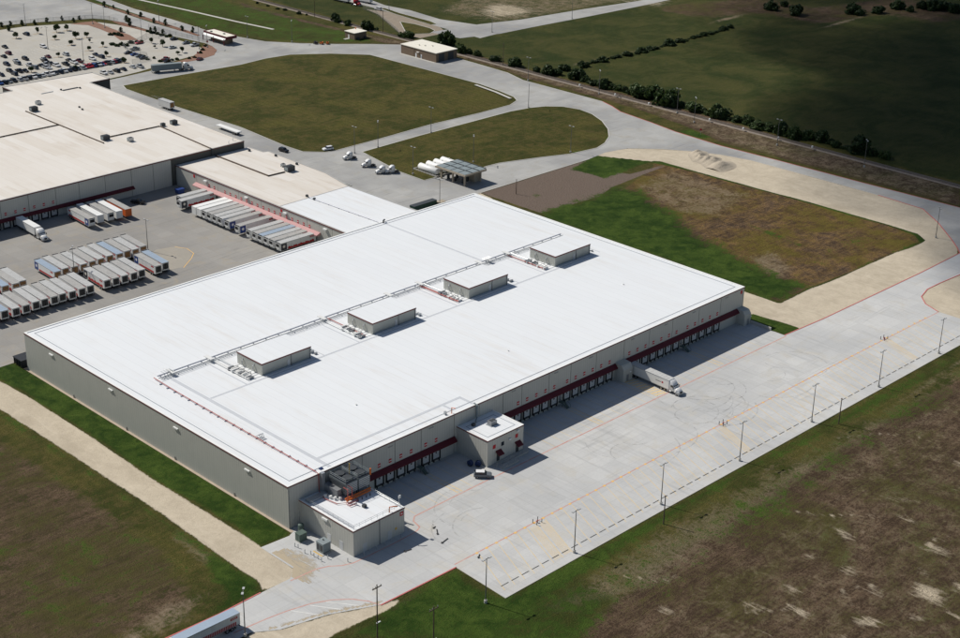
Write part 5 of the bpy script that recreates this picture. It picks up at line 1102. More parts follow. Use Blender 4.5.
def make_trailer(roof, livery, rear='door_reflection_brown', reefer=True, body='trailer_white', label='', LEN=14.1):
    """box trailer, nose towards +x, origin on the ground under the rear doors"""
    Lt, hw, z0, z1 = LEN, 1.3, 1.15, 4.05
    T = thing('trailer', label, 'trailer')
    MB().box(0.05, Lt, -hw, hw, z0, z1-.06).build('cargo_box', body, T)
    m = MB().box(0, Lt+.02, -hw-.01, hw+.01, z1-.06, z1)
    for k in range(1, 13): m.box(k*1.24-.03, k*1.24+.03, -hw+.05, hw-.05, z1-.001, z1+.02)
    m.build('box_roof', roof, T)
    for y in (-hw-.02, hw-.0):
        box('side_rail', 'steel_grey', T, 0.1, Lt-.1, y, y+.025, z0-.12, z0+.06)
        box('top_rail', 'galvanized', T, 0.1, Lt-.1, y, y+.025, z1-.24, z1-.1)
    box('chassis', 'chassis', T, 0.4, Lt-.6, -.5, .5, .85, z0)
    for s_ in (-1, 1):
        d = box('rear_door', rear, T, -.03, .05, s_*.02 if s_ > 0 else -hw+.28, hw-.28 if s_ > 0 else -.02, z0+.45, z1-.38)
        for q in (.35, .8): box('lock_rod', 'steel_grey', d, -.05, -.031, s_*q-.02, s_*q+.02, z0+.45, z1-.4)
    box('rear_bumper', 'steel_dark', T, -.05, .15, -hw+.1, hw-.1, .45, .65)
    box('rear_frame', 'galvanized', T, -.02, .1, -hw-.012, hw+.012, z1-.15, z1-.07)
    for x in (2.2, 3.45):
        for y in (-.95, .95): wheel(T, W_TRUCK, x, y, .52)
        box('axle', 'chassis', T, x-.08, x+.08, -.95, .95, .44, .6)
    for y in (-.9, .9):
        box('mud_flap', 'rubber', T, 1.2, 1.24, y-.3, y+.3, .2, .85)
        box('landing_leg', 'steel_dark', T, Lt-3.7, Lt-3.5, y-.1, y+.1, .05, z0)
        box('landing_foot', 'steel_dark', T, Lt-3.8, Lt-3.4, y-.18, y+.18, 0.0, .06)
    if reefer:
        u = box('cooling_unit', 'trailer_white', T, Lt+.021, Lt+.5, -hw+.2, hw-.2, 2.0, z1-.1)
        box('unit_grille', 'seal_black', u, Lt+.5, Lt+.53, -hw+.38, hw-.38, 2.55, z1-.35)
        box('unit_top', 'seal_black', u, Lt+.03, Lt+.5, -hw+.2, hw-.2, z1-.1, z1+.06)
    for s_ in (-1, 1):
        y0, y1 = (hw+.012, hw+.02) if s_ > 0 else (-hw-.02, -hw-.012)
        if livery in ('red', 'red_star'):
            n = 22
            poly = [(1.0, z0+.08)]+[(Lt-3.2, z0+.08)]+[(Lt-3.2-k*(Lt-4.2)/n, z0+.75+(.28 if k % 2 else 0)+.15*math.sin(k*1.3)) for k in range(n+1)]
            g = MB().prism(poly, y0, y1, 'y').build('side_graphic', 'livery_red', T)
            MB().box(1.0, 2.9, y0, y1, z1-.95, z1-.4).build('side_badge', 'livery_red', T)
            yo = (y1, y1+.004) if s_ > 0 else (y0-.004, y0)
            MB().box(1.25, 2.65, *yo, z1-.72, z1-.63).build('badge_mark', 'sign_white', T)
        if livery in ('red_star', 'blue'):
            MB().box(Lt-2.7, Lt-.15, y0, y1, z0+.1, z1-.3).build('side_panel', 'livery_blue' if livery == 'blue' else 'livery_dark', T)
            yo = (y1, y1+.005) if s_ > 0 else (y0-.005, y0)
            cx, cz = Lt-1.45, (z0+z1)/2
            MB().prism([(cx+(.75 if k % 2 == 0 else .36)*math.cos(k*math.pi/8), cz+(.75 if k % 2 == 0 else .36)*math.sin(k*math.pi/8)) for k in range(16)], *yo, 'y').build('panel_emblem', 'sign_white' if livery == 'blue' else 'roof_tanwhite', T)
            if livery == 'blue':
                MB().box(1.0, Lt-3.2, y0, y1, z0+.08, z0+.72).build('side_graphic', 'livery_red', T)
                MB().box(1.0, 2.7, y0, y1, z1-.95, z1-.45).build('side_badge', 'livery_red', T)
        if livery == 'orange':
            MB().box(.3, Lt-.3, y0, y1, z0+.05, z1-.3).build('side_panel', 'trailer_orange', T)
        if livery == 'pickets':
            for k in range(34): MB().box(1.1+k*.42, 1.1+k*.42+.3, y0, y1, z0+.05, z0+1.0).build('picket_graphic', 'livery_red', T)
            MB().box(.7, 2.6, y0, y1, z1-1.15, z1-.6).build('side_badge', 'livery_red', T); MB().box(Lt-2.9, Lt-.4, y0, y1, z0+.1, z1-.4).build('side_panel', 'livery_blue', T)
            yo = (y1, y1+.004) if s_ > 0 else (y0-.004, y0); MB().box(.95, 2.35, *yo, z1-.92, z1-.83).build('badge_mark', 'sign_white', T)
        if livery == 'small_text':
            MB().box(Lt-5.0, Lt-3.0, y0, y1, 2.5, 2.66).build('side_lettering', 'livery_dark', T); MB().box(Lt-2.7, Lt-2.1, y0, y1, 2.35, 2.9).build('side_badge', 'livery_red', T)
    return T

def make_tractor(paint, label=''):
    """sleeper-cab tractor, nose towards +x, origin under the fifth wheel"""
    T = thing('tractor_unit', label, 'truck')
    def sec(x, w, z0, z1, ch=.18):
        return [(x,-w,z0),(x,w,z0),(x,w,z1-ch),(x,w-ch,z1),(x,-w+ch,z1),(x,-w,z1-ch)]
    MB().loft([sec(1.25,1.2,1.0,3.85), sec(2.2,1.22,1.0,3.95), sec(3.0,1.22,1.0,3.75,.3), sec(3.75,1.18,1.0,3.0,.3), sec(4.15,1.12,1.0,2.35,.25)]).build('cab', paint, T, True)
    MB().loft([sec(4.15,1.08,.75,2.2,.25), sec(5.1,.98,.75,2.0,.3), sec(5.75,.85,.72,1.65,.35), sec(5.95,.7,.75,1.4,.3)]).build('bonnet', paint, T, True)
    box('front_bumper', 'galvanized', T, 5.5, 6.02, -1.15, 1.15, .45, .78); box('grille', 'seal_black', T, 5.93, 5.99, -.5, .5, .8, 1.4)
    MB().add([(3.12,-1.0,3.30),(3.12,1.0,3.30),(4.02,1.0,2.52),(4.02,-1.0,2.52),(3.20,-1.0,3.40),(3.20,1.0,3.40),(4.10,1.0,2.60),(4.10,-1.0,2.60)], [(3,2,1,0),(4,5,6,7),(0,1,5,4),(1,2,6,5),(2,3,7,6),(3,0,4,7)]).build('windscreen', 'glass_dark', T)
    for s_ in (-1, 1):
        y = s_*1.19
        box('side_window', 'glass_dark', T, 2.9, 3.75, y-.05, y+.05, 2.2, 2.85); box('fender', paint, T, 4.5, 5.6, s_*1.02-.2, s_*1.02+.2, .95, 1.12)
        box('mirror', 'chassis', T, 4.0, 4.12, s_*1.42-.12, s_*1.42+.12, 1.9, 2.6); box('headlight', 'lamp_head', T, 5.7, 5.86, s_*.85-.17, s_*.85+.17, 1.0, 1.25)
        MB().cyl((2.3, s_*.98, .75), .33, -.8, .8, 'x', 10).build('fuel_tank', 'galvanized', T)
        MB().cyl((1.05, s_*1.0, 0), .1, 1.0, 3.9, 'z', 8).build('exhaust_stack', 'rim', T)
        wheel(T, W_STEER, 5.0, s_*1.0, .52)
        for x in (-.65, .65): wheel(T, W_TRUCK, x, s_*.92, .52)
    box('frame', 'chassis', T, -1.4, 4.6, -.45, .45, .55, .95); MB().cyl((0,0,0), .55, .95, 1.1, 'z', 12).build('fifth_wheel', 'chassis', T)
    box('cab_back', 'chassis', T, 1.1, 1.25, -.8, .8, 1.0, 2.2)
    return T

# trailer kinds
tr_kinds = {}
SPEC = dict(white=('trailer_roof','red'), tan=('trailer_roof_tan','red'), blue=('trailer_roof_blue','red'), star=('trailer_roof','red_star'), bluep=('trailer_roof_tan','blue'), bluerb=('trailer_roof_blue','blue'),
            plain=('coping_white','none'), orange=('trailer_roof_tan','orange'), text=('trailer_roof','small_text'), pickets=('trailer_roof_blue','pickets'), greyplain=('trailer_roof','none'), panelgrey=('cabinet_grey','none'))
def trailer(kind, loc, rz, label, group, rear=None, length=None):
    key = (kind, rear, length)
    if key not in tr_kinds:
        kw = {}
        if kind == 'orange': kw = dict(rear='trailer_orange', body='trailer_orange', reefer=False)
        if kind == 'plain': kw = dict(rear='trailer_white', reefer=False)
        if kind == 'panelgrey': kw = dict(body='cabinet_grey', reefer=False, rear='steel_dark', LEN=15.2)
        if kind == 'text': kw = dict(rear='trailer_white', reefer=False, LEN=16.1)
        if kind == 'pickets': kw = dict(rear='trailer_white', reefer=False, LEN=16.1)
        if rear: kw['rear'] = rear
        if length: kw['LEN'] = length
        o = make_trailer(*SPEC[kind], label=label, **kw); tr_kinds[key] = o
    else: o = copy_thing(tr_kinds[key], loc, rz, label=label)
    o.location = loc; o.rotation_euler = (0,0,rz); tag(o, label, 'trailer', group)
    return o
YA = math.radians(-93.5)
dx, dy = math.cos(YA), math.sin(YA)
KW = dict(white='white red-striped trailer', tan='dusty red-striped trailer', blue='blue-roofed red-striped trailer', star='trailer with a dark emblem panel', bluep='trailer with a blue emblem panel', bluerb='blue-roofed trailer with emblem panel', plain='plain white trailer', orange='orange-sided trailer')
# upper yard row: rear doors towards the main warehouse
up_row = [(23.2,'blue'),(26.8,'tan'),(29.6,'white')] + [(42.3,'bluerb'),(45.8,'white'),(49.0,'tan'),(52.4,'white'),(55.9,'tan'),(59.4,'white'),(63.2,'white'),(66.8,'blue'),(70.1,'tan'),(73.2,'white'),(76.8,'tan')]
for i, (x, kd) in enumerate([(16.2,'white'),(19.7,'white')]+up_row):
    xx = x
    trailer(kd, (xx, 177.3+random.uniform(-.5,.5), 0.03), YA+math.pi+random.uniform(-.014,.014), f'{KW[kd]}, {nth(i)} from the left in the far yard row', 'trailers parked in the farther yard row')
low_row = [(9.2,'white'),(12.8,'blue'),(16.5,'white'),(20.1,'tan'),(23.8,'white'),(27.0,'white'),(30.4,'tan'),(33.5,'white'),(36.9,'white'),(40.5,'tan'),(43.8,'white')] + [(50.5,'star'),(53.7,'tan'),(57.1,'white'),(60.6,'tan'),(64.0,'white'),(70.3,'bluep'),(73.7,'blue')]
for i, (x, kd) in enumerate(low_row):
    trailer(kd, (x-.15, 158.9+random.uniform(-.5,.5), 0.03), YA+math.pi+random.uniform(-.014,.014), f'{KW[kd]}, {nth(i)} from the left in the near yard row', 'trailers parked in the nearer yard row', 'door_reflection_dark')
# backed on to the cream-roofed warehouse: noses towards the camera
for i, (x, y, kd) in enumerate([(78.6,213.4,'bluep'),(83.0,214.3,'plain'),(87.0,213.8,'tan'),(90.6,213.5,'plain'),(94.4,213.2,'orange')]):
    trailer(kd, (x-dx*16.7, y-dy*16.7, 0.03), YA, f'{KW[kd]}, {nth(i)} of five under the long maroon awning', 'trailers backed on to the old warehouse', length=16.15)
# wing dock: noses towards -x
wing = [(208.8,'star'),(199.4,'plain'),(196.3,'plain'),(192.6,'white'),(189.3,'tan'),(185.9,'white'),(182.6,'white'),(178.4,'bluep'),(172.2,'bluep'),(165.4,'white'),(161.8,'tan'),(158.6,'blue'),(155.2,'white'),(152.0,'tan'),(148.2,'star')]
for i, (y, kd) in enumerate(wing):
    trailer(kd, (129.9,y,0.03), math.pi, f'{KW[kd]}, {nth(i)} from the back along the dock wing', 'trailers backed on to the dock wing', length=16.15)
trailer('pickets', (-33.6,-23.7,0.03), math.pi-.02, 'white trailer with a picket-striped red side on the road at the bottom left corner', None)
# the rig leaving the main docks
trailer('text', (129.75,-0.75,0.03), -math.pi/2-.03, 'long white trailer of the rig pulling away from the main dock wall', None)
tw = make_tractor('truck_white', 'white sleeper-cab tractor pulling the long white trailer from the main docks'); tw.location = (129.4,-14.6,0.03); tw.rotation_euler = (0,0,-math.pi/2-.03)
tag(tw, None, None, 'road tractors')
# rig at the old warehouse dock
trailer('plain', (60.2,233.4,0.03), -math.pi/2-.05, 'plain white trailer hitched to a tractor under the maroon awning on the left', None)
copy_thing(tw, (59.5,219.5,.03), -math.pi/2-.05, label='white tractor hitched to the plain trailer at the old warehouse dock')
# tractors parked by the fuel island
for x, y, rz, lab in ((205.5,213.8,2.9,'white tractor without a trailer, the one closest to the white van'),(204.6,200.6,2.75,'white tractor without a trailer, in the middle of the bobtails near the fuel island'),(203.2,190.4,2.8,'white tractor without a trailer, front one of the pair nearest the fuel tanks'),(206.4,187.9,2.7,'white tractor without a trailer, rear one of the pair nearest the fuel tanks')):
    copy_thing(tw, (x,y,.03), rz, .82, label=lab)
# rigs on the roads
trailer('panelgrey', (221.3,386.6,0.03), -.36, 'grey curtain-sided trailer of the rig passing the parking-lot hedge', None)
copy_thing(tw, (235.3,381.2,.03), -.36, label='white tractor pulling the grey trailer past the parking-lot hedge')
trailer('greyplain', (190.0,323.5,0.03), math.pi/2+.02, 'grey-white trailer seen end-on beside the cream roof edge', None, length=9.0)
fb = thing('flatbed_trailer', 'low white flatbed trailer on the road beside the cream roof', 'trailer', (189.4,271.9,.03), math.pi/2)
MB().box(0,15.5,-1.25,1.25,1.25,1.75).build('deck','coping_white',fb); box('chassis','chassis',fb,.3,15,-.5,.5,.8,1.25)
for x in (2,3.3):
    for y in (-.95,.95): wheel(fb, W_TRUCK, x, y, .52)
for y in (-.9,.9): box('landing_leg','steel_dark',fb,11.8,12,y-.1,y+.1,.05,1.25)
trailer('plain', (402.5,446.0,0.03), math.pi/2+.1, 'white trailer behind the red tractor on the distant highway', None)
trc = make_tractor('truck_red', 'red tractor on the distant highway at the top of the picture'); trc.location = (401.6,441,0.03); trc.rotation_euler = (0,0,-math.pi/2+.1)
trailer('plain', (411.5,436.0,0.03), math.pi/2+.1, 'white trailer in the far lane of the distant highway', None)
# low dark yard tractor at the corner of the old warehouse

trailer('greyplain', (129.5,213.0,0.03), math.pi, 'grey trailer at the first wing dock, in the shade of the old warehouse', None, length=13.0)
# north yard behind the wing
trailer('plain', (168.8,176.0,0.03), -math.pi/2, 'white trailer half hidden behind the far edge of the wing roof', None)
trailer('white', (172.0,160.5,0.03), -math.pi/2, 'red-badged trailer half hidden behind the white wing roof', None)

def make_car(kind, label=''):
    T = thing('car', label, 'car')
    if kind == 'sedan':
        body = [(-2.3,.32),(2.3,.32),(2.32,.62),(2.1,.78),(1.1,.92),(-1.5,.95),(-2.25,.9),(-2.33,.6)]; cab = [(1.05,.92),(.35,1.42),(-.85,1.45),(-1.65,.95)]; hw = .9
    elif kind == 'suv':
        body = [(-2.35,.4),(2.35,.4),(2.38,.75),(2.2,1.0),(1.2,1.12),(-2.3,1.12),(-2.4,.7)]; cab = [(1.15,1.12),(.5,1.72),(-1.9,1.74),(-2.28,1.12)]; hw = .96
    else:
        body = [(-2.8,.5),(2.75,.5),(2.8,.85),(2.6,1.08),(1.5,1.16),(.9,1.16),(-.7,1.16),(-2.8,1.16)]; cab = [(1.35,1.16),(.75,1.82),(-.5,1.84),(-.8,1.16)]; hw = .98
    def ring(poly, y, k): return [(x*k, y, z) for x, z in poly]
    MB().loft([ring(body,-hw,.96), ring(body,-hw+.12,1), ring(body,hw-.12,1), ring(body,hw,.96)]).build('body', 'car_s', T)
    def cr(y, k):
        cx = sum(x for x, z in cab)/4; return [(cx+(x-cx)*k, y, z if z < 1.2 else z-.02) for x, z in cab]
    MB().loft([cr(-hw+.10,1), [(x*.92, -hw+.22, z) for x, z in cab], [(x*.92, hw-.22, z) for x, z in cab], cr(hw-.10,1)]).build('windows', 'glass_dark', T)
    zt = max(z for x, z in cab); xs = sorted(x for x, z in cab if z > zt-.1)
    MB().box(xs[0]*.95, xs[-1]*.95, -hw+.2, hw-.2, zt-.02, zt+.04).build('roof', 'car_s', T)
    if kind == 'pickup': box('load_bed', 'chassis', T, -2.65, -.9, -hw+.15, hw-.15, 1.1, 1.165)
    for x in (-1.4, 1.42):
        for y in (-hw+.1, hw-.1): wheel(T, W_CAR, x, y, .33)
    for s_ in (-1, 1): box('headlight', 'lamp_head', T, 2.2, 2.36, s_*.65-.16, s_*.65+.16, .62, .76)
    return T
CARN = dict(n='dark blue', k='black', m='maroon', s='silver', g='grey', w='white', b='blue', r='red')
proto = {}; painted = {}
def car(kind, colr, loc, rz, label, group=None):
    if kind not in proto: proto[kind] = make_car(kind); o = proto[kind]
    else: o = copy_thing(proto[kind], loc, rz)
    o.location = loc; o.rotation_euler = (0,0,rz)
    for ch in o.children:
        nm = ch.name.split('.')[0]
        if nm in ('body','roof'):
            key = (kind, nm, colr)
            if key not in painted:
                me = ch.data.copy(); me.materials.clear(); me.materials.append(MATS['car_'+colr]); painted[key] = me
            ch.data = painted[key]
    return tag(o, label, 'car', group)
KN = dict(sedan='saloon car', suv='sport-utility car', pickup='pickup')
rows = {}
for x, y, cl in CARS:
    rk = min((401.0,415.3,430.0,447.5,464.5,497.0), key=lambda r: abs(r-y)); rows.setdefault(rk, []).append([x, y, cl])
for r_ in (415.3,):   # fill out the dense front row
    have = [c_[0] for c_ in rows[r_]]
    for x in np.arange(146, 203, 2.75):
        if min(abs(x-h) for h in have) > 2.2: rows[r_].append([float(x), r_, random.choice('kknsgswb')]); have.append(x)
for x in np.arange(163, 200, 2.75):
    if min(abs(x-c_[0]) for c_ in rows[430.0]) > 2.2 and random.random() < .55: rows[430.0].append([float(x), 430.0, random.choice('knsgsw')])
RN = {401.0: 'row by the access road', 415.3: 'crowded front row', 430.0: 'second parking row', 447.5: 'sparse third parking row', 464.5: 'sparse fourth parking row', 497.0: 'far part of the car park'}
for rk, lst in rows.items():
    lst.sort()
    # settle cars that would touch each other into neighbouring bays
    for i in range(1, len(lst)):
        if abs(lst[i][1]-lst[i-1][1]) < 5.2 and lst[i][0]-lst[i-1][0] < 2.45:
            if rk == 415.3: lst[i][0] = lst[i-1][0]+2.5
            elif lst[i][0]-lst[i-1][0] < 1.2: lst[i][1] = lst[i-1][1]+5.6
            else: lst[i][0] = lst[i-1][0]+2.5
    order = sorted(range(len(lst)), key=lambda i: across(lst[i]))
    for n_, i in enumerate(order):
        x, y, cl = lst[i]
        yy = {415.3: 416.0}.get(rk, y)
        kd = random.choice(['sedan','sedan','suv','suv','pickup'])
        car(kd, cl, (x,yy,.035), math.pi/2*(1 if random.random() < .5 else 3)+random.uniform(-.04,.04), f'{CARN[cl]} {KN[kd]}, {nth(n_)} from the left in the {RN[rk]}', 'cars in the car park')
for i, (x, y, cl) in enumerate(CARS_X):
    lab = ['grey pickup beside the entrance hedge', 'black car at the head of a short row near the entrance', 'blue car in the short row near the entrance', 'grey car in the short row near the entrance', 'dark blue car at the tail of the short row near the entrance', 'red car next to the gate hedge', 'dark car alone beside the mulch bed', 'grey car nearest the fence in the gated lot', 'silver car between the round trees in the gated lot', 'silver pickup at the fence corner in the gated lot', 'red pickup leaving by the hedge', 'black car tucked behind the red pickup', 'dark red vehicle on the access road by the mulch point'][i]
    car('pickup' if 'pickup' in lab else 'sedan', cl, (x,y,.035), random.uniform(-.06,.06)+(math.pi if i % 2 else 0)+(.35 if i >= 10 else 0), lab, 'cars in the gated lot')
car('pickup', 'k', (106.5,226.0,.035), -1.0, 'black pickup standing in the shade at the corner of the old warehouse'); car('suv', 'w', (204.8,229.8,.035), 2.9, 'white van at the road junction below the big grass island'); car('suv', 'k', (189.4,240.7,.035), -1.45, 'dark car on the road beside the wing roof')
car('suv', 'g', (53.1,-14.4,.035), -.78, 'dark car with a pale bonnet parked at the corner of the gate office'); car('suv', 'w', (403.7,421,.035), 1.7, 'white car on the distant highway')
for ch in [c_ for c_ in C.objects if c_.get('label','').startswith('dark car with a pale bonnet')][0].children:
    if ch.name.startswith('roof'): ch.data = painted.get(('suv','roof','w'), ch.data)

# ================================================================== LAMPS, POSTS, SIGNS
def make_lamp():
    T = thing('light_pole', '', 'lamp post')
    MB().cyl((0,0,0), .38, 0, .75, 'z', 12).build('base', 'concrete_base', T)
    MB().tube([(0,0,.75),(0,0,6),(0,0,11.8)], .14, 8, .08).build('pole', 'pole_steel', T)
    box('bracket', 'pole_steel', T, -.85, .85, -.05, .05, 11.72, 11.84)
    for s_ in (-1,1):
        h_ = box('lamp_head', 'pole_steel', T, s_*1.0-.42, s_*1.0+.42, -.24, .24, 11.74, 11.88); box('head_top', 'lamp_top', h_, s_*1.0-.43, s_*1.0+.43, -.25, .25, 11.88, 11.91)
    return T
lp = make_lamp()
LAMP_LAB = [f'tall twin-head light pole, {nth(i)} from the left along the lower edge of the apron' for i in range(7)] + [
 'tall light pole beside the trailer in the bottom left corner', 'light pole rising behind the right end of the yard trailers', 'lone light pole on the pale limestone corner at the right', 'light pole on the lawn edge between the gatehouse and the small brown hut, left one', 'light pole on the lawn edge nearest the small brown hut',
 'light pole nearest the white van at the foot of the big grass island', 'light pole second from the white van on the road between the grass islands', 'light pole halfway along the road between the grass islands', 'light pole at the right of the fuel canopy on the small grass island', 'light pole just left of the white fuel tanks',
 'light pole at the tip of the road between the grass islands', 'light pole on the far kerb where the service road bends', 'light pole among the shrubs along the railway, leftmost', 'light pole behind the biggest shrub along the railway', 'light pole right of the biggest shrub along the railway', 'light pole on the brown strip where the far field darkens', 'light pole at the edge of the dark field far right', 'light pole on the lower edge of the small grass island',
 'light pole at the far left edge of the car park', 'light pole in the middle of the car park, the left one', 'light pole in the middle of the car park, the right one', 'light pole at the back hedge of the car park', 'light pole by the mulch bed at the back of the car park', 'light pole by the entrance hedge of the car park', 'light pole in the planted street median', 'light pole at the fence of the gated lot', 'light pole at the mulch point by the gatehouse', 'light pole at the highway junction', 'light pole along the far side road', 'light pole beside the distant highway'] + ['light pole between the two yard trailer rows', 'light pole behind the white wing roof in the north yard']
for i, ((x, y), lab) in enumerate(zip(POLES+POLES_TOP, LAMP_LAB)):
    o = lp if i == 0 else copy_thing(lp, (x,y,0))
    o.location = (x,y,0); o.rotation_euler = (0,0, 0.0 if i < 7 else (0.8 if i % 2 else 1.57)); tag(o, lab, 'lamp post', 'light poles of the site')
POST_LAB = ['weathered wooden post in the grass below the third apron light pole', 'weathered wooden post in the grass below the right half of the apron', 'short dark post on the brown gravel behind the warehouse', 'wooden utility pole with a cross-arm in front of the dirt track', 'wooden utility pole at the bottom edge of the picture', 'utility pole on the far lawn', 'utility pole beside the railway shrubs', 'utility pole near the distant highway shoulder']
for i, ((x, y), lab) in enumerate(zip(POSTS, POST_LAB)):
    T = thing('utility_pole', lab, 'post', (x,y,0)); h_ = (8,8,6,17,15,12,12,12)[i]
    MB().tube([(0,0,0),(0,0,h_)], .17, 7, .12).build('pole', 'timber', T)
    if i in (3,4):
        box('cross_arm', 'timber', T, -1.3,1.3,-.08,.08,h_-.9,h_-.7)
        for s_ in (-1.1,-.4,1.1): MB().cyl((s_,0,0),.08,h_-.7,h_-.35,'z',6).build('insulator','galvanized',T)
        box('pole_light','lamp_head',T,-.2,.9,-.15,.15,h_*.42,h_*.42+.15)
    else: box('cap', 'timber', T, -.2,.2,-.2,.2,h_,h_+.1)
for x, y, lab in ((275.5,414.5,'red stop sign at the mulch point by the gatehouse'),(257.5,398.0,'red stop sign by the hedge on the access road'),(344.5,136.5,'small red sign on the green corner beside the service road')):
    T = thing('stop_sign', lab, 'sign', (x,y,0)); MB().cyl((0,0,0),.05,0,2.2,'z',6).build('post','galvanized',T)
    MB().prism([(.55*math.cos(math.pi/8+k*math.pi/4), 2.4+.55*math.sin(math.pi/8+k*math.pi/4)) for k in range(8)], -.03, .03, 'y').build('sign_face','sign_red',T); T.rotation_euler = (0,0,-.8)
# scraps lying on the slab
for i, (x, y, rz, l_) in enumerate(((25.5,-26.0,.9,2.6),(26.4,-24.0,.3,1.2),(24.0,-30.2,.2,2.8),(14.5,-27.2,-.2,2.2),(25.2,-40.8,.6,1.8))):
    T = thing('timber_scrap', ['long dark strip lying on the slab beyond the plant building shadow','short dark block lying on the slab at the red kerb line','dark strip lying on the open slab below the plant building','dark strip lying at the edge of the plant building shadow','dark strip lying beside the orange stall marks'][i], 'debris', (x,y,.03), rz)
    box('board','scrap_dark',T,-l_/2,l_/2,-.12,.12,.0,.14); box('batten','scrap_dark',T,-l_/2+.2,-l_/2+.5,-.3,.3,.14,.2)
# containers and bins
T = thing('roll_off_container', 'long dark green container in the yard behind the white roof', 'container', (183.8,147.6,0.03)); MB().box(-6,6,-1.25,1.25,.2,2.7).build('container_box','container_green',T)
for k in range(12): box('rib','container_green',T,-5.9+k*1.05,-5.75+k*1.05,-1.31,-1.251,.3,2.6)
box('container_lid','steel_dark',T,-6.05,6.05,-1.3,1.3,2.7,2.8)
T = thing('waste_skip', 'small tan skip at the end of the dark green container', 'skip', (191.8,146.2,0.03)); MB().prism([(-1.4,.1),(1.4,.1),(1.7,1.7),(-1.7,1.7)],-1.1,1.1,'y').build('skip_body','pile_dirt',T); box('rim','pile_dirt',T,-1.75,1.75,-1.15,1.15,1.7,1.8)
T = thing('waste_skip', 'dark skip against the far corner of the white-roofed warehouse', 'skip', (1.0,127.6,0.03)); MB().prism([(-1.6,.1),(2.4,.1),(2.4,2.5),(-2.2,2.5)],-2.6,2.2,'y').build('skip_body','bin_black',T); box('lid','bin_black',T,-2.3,2.5,-2.7,2.3,2.5,2.62)
for k in range(4): box('rib','bin_black',T,-2.26,-1.9,-2.5+k*1.4,-2.35+k*1.4,.4,2.4)
T = thing('waste_skip', 'blue skip in the shaded corner between old warehouse and wing', 'skip', (125.5,225.5,0.03)); MB().prism([(-1.2,.1),(1.2,.1),(1.6,1.8),(-1.6,1.8)],-1.2,1.2,'y').build('skip_body','livery_blue',T); box('rim','livery_blue',T,-1.65,1.65,-1.25,1.25,1.8,1.9)

# ================================================================== FUEL ISLAND
fc = thing('fuel_canopy', 'flat fuel canopy with slatted grey roof panels standing beside the white tanks', 'canopy')
box('canopy_deck', 'pile_dirt', fc, 213.2, 225.6, 154.6, 172.0, 4.7, 5.35)
for k in range(3):
    for j in range(4):
        x0_, y0_ = 213.6+k*4.05, 155.0+j*4.25
        pn = box('roof_panel', 'cabinet_grey', fc, x0_, x0_+3.7, y0_, y0_+3.8, 5.35, 5.52); box('roof_rib', 'steel_dark', fc, x0_+3.72, x0_+4.0, y0_, y0_+3.8, 5.35, 5.75)
for x in (215.0, 224.0):
    for y in (156.5, 163.3, 170.0): box('column', 'pile_dirt', fc, x-.3, x+.3, y-.3, y+.3, 0, 4.7)
box('store_wall', 'pile_dirt', fc, 221.5, 225.0, 157.5, 161.5, 0, 4.2)
for i, (x, y) in enumerate(((216.5,167.5),(216.5,163.5),(216.8,159.5),(220.0,160.0),(219.5,165.5))):
    d = box('fuel_pump', 'steel_dark', fc, x-.5, x+.5, y-.35, y+.35, .15, 2.0); box('pump_island', 'concrete_base', d, x-1.1, x+1.1, y-.7, y+.7, .03, .15)
settle(fc, (219.4,163.3,0))
for i, x in enumerate((216.0,220.4,224.6,228.6)):
    T = thing('fuel_tank', f'long white cylindrical fuel tank, {nth(i)} from the left beside the fuel canopy', 'tank', (x,178.6,0), group='white fuel tanks')
    ring = lambda y, r_: [(r_*math.cos(a), y, 1.75+r_*math.sin(a)) for a in np.linspace(0, 2*math.pi, 17)[:-1]]
    MB().loft([ring(-5.7,.4), ring(-5.5,1.1), ring(-5.1,1.45), ring(5.1,1.45), ring(5.5,1.1), ring(5.7,.4)]).build('shell', 'tank_white', T, True)
    for y in (-3.5, 3.5): box('saddle', 'concrete_base', T, -1.2, 1.2, y-.25, y+.25, 0, .8)
    MB().cyl((0,1,0), .25, 3.1, 3.5, 'z', 8).build('manhole', 'tank_white', T)
dk = thing('containment_wall', 'low pale wall round the white fuel tanks', 'wall', (222.3,179,0))
for a in ((-8.2,-8.0,-7,7),(8.0,8.2,-7,7),(-8.0,8.0,-7,-6.8),(-8.0,8.0,6.8,7)): box('wall_side','kerb_concrete',dk,*a,0,.7)
for k in range(9): MB().cyl((-8.5,-6.5+k*1.6,0),.09,0,1.0,'z',6).build('guard_post','sign_white',dk)

# ================================================================== SMALL BUILDINGS
sb = thing('brown_shed', 'brown block maintenance shed with a pale flat roof and two dark bay doors', 'building', (351.2,321.6,0))
hx, hy = 7.6, 13.5
for a in ((-hx,-hx+.3,-hy,hy),(hx-.3,hx,-hy,hy),(-hx+.3,hx-.3,-hy,-hy+.3),(-hx+.3,hx-.3,hy-.3,hy)): box('wall','brick_brown',sb,*a,0,4.75)
box('roof','roof_tanwhite',sb,-hx-.25,hx+.25,-hy-.25,hy+.25,4.75,5.05)
for x in (-3.7,3.0): box('bay_door','steel_dark',sb,x-2.0,x+2.0,-hy-.06,-hy-.003,0.05,4.1)
for y in (-2.2,1.8): box('door','sign_white',sb,-hx-.05,-hx-.003,y-.5,y+.5,.05,2.2)
box('door_hood','sign_white',sb,-hx-.8,-hx-.003,-.8,.9,3.0,3.2); box('pilaster','brick_brown',sb,-hx-.12,-hx-.003,3.2,3.7,0,4.7); box('plinth','concrete_base',sb,-hx-1.6,-hx-.1,-hy,hy,0,.05)
for x, y in ((-1,2),(1.5,-1),(-2.5,5)): box('roof_vent','roof_tanwhite',sb,x-.4,x+.4,y-.4,y+.4,5.05,5.5)
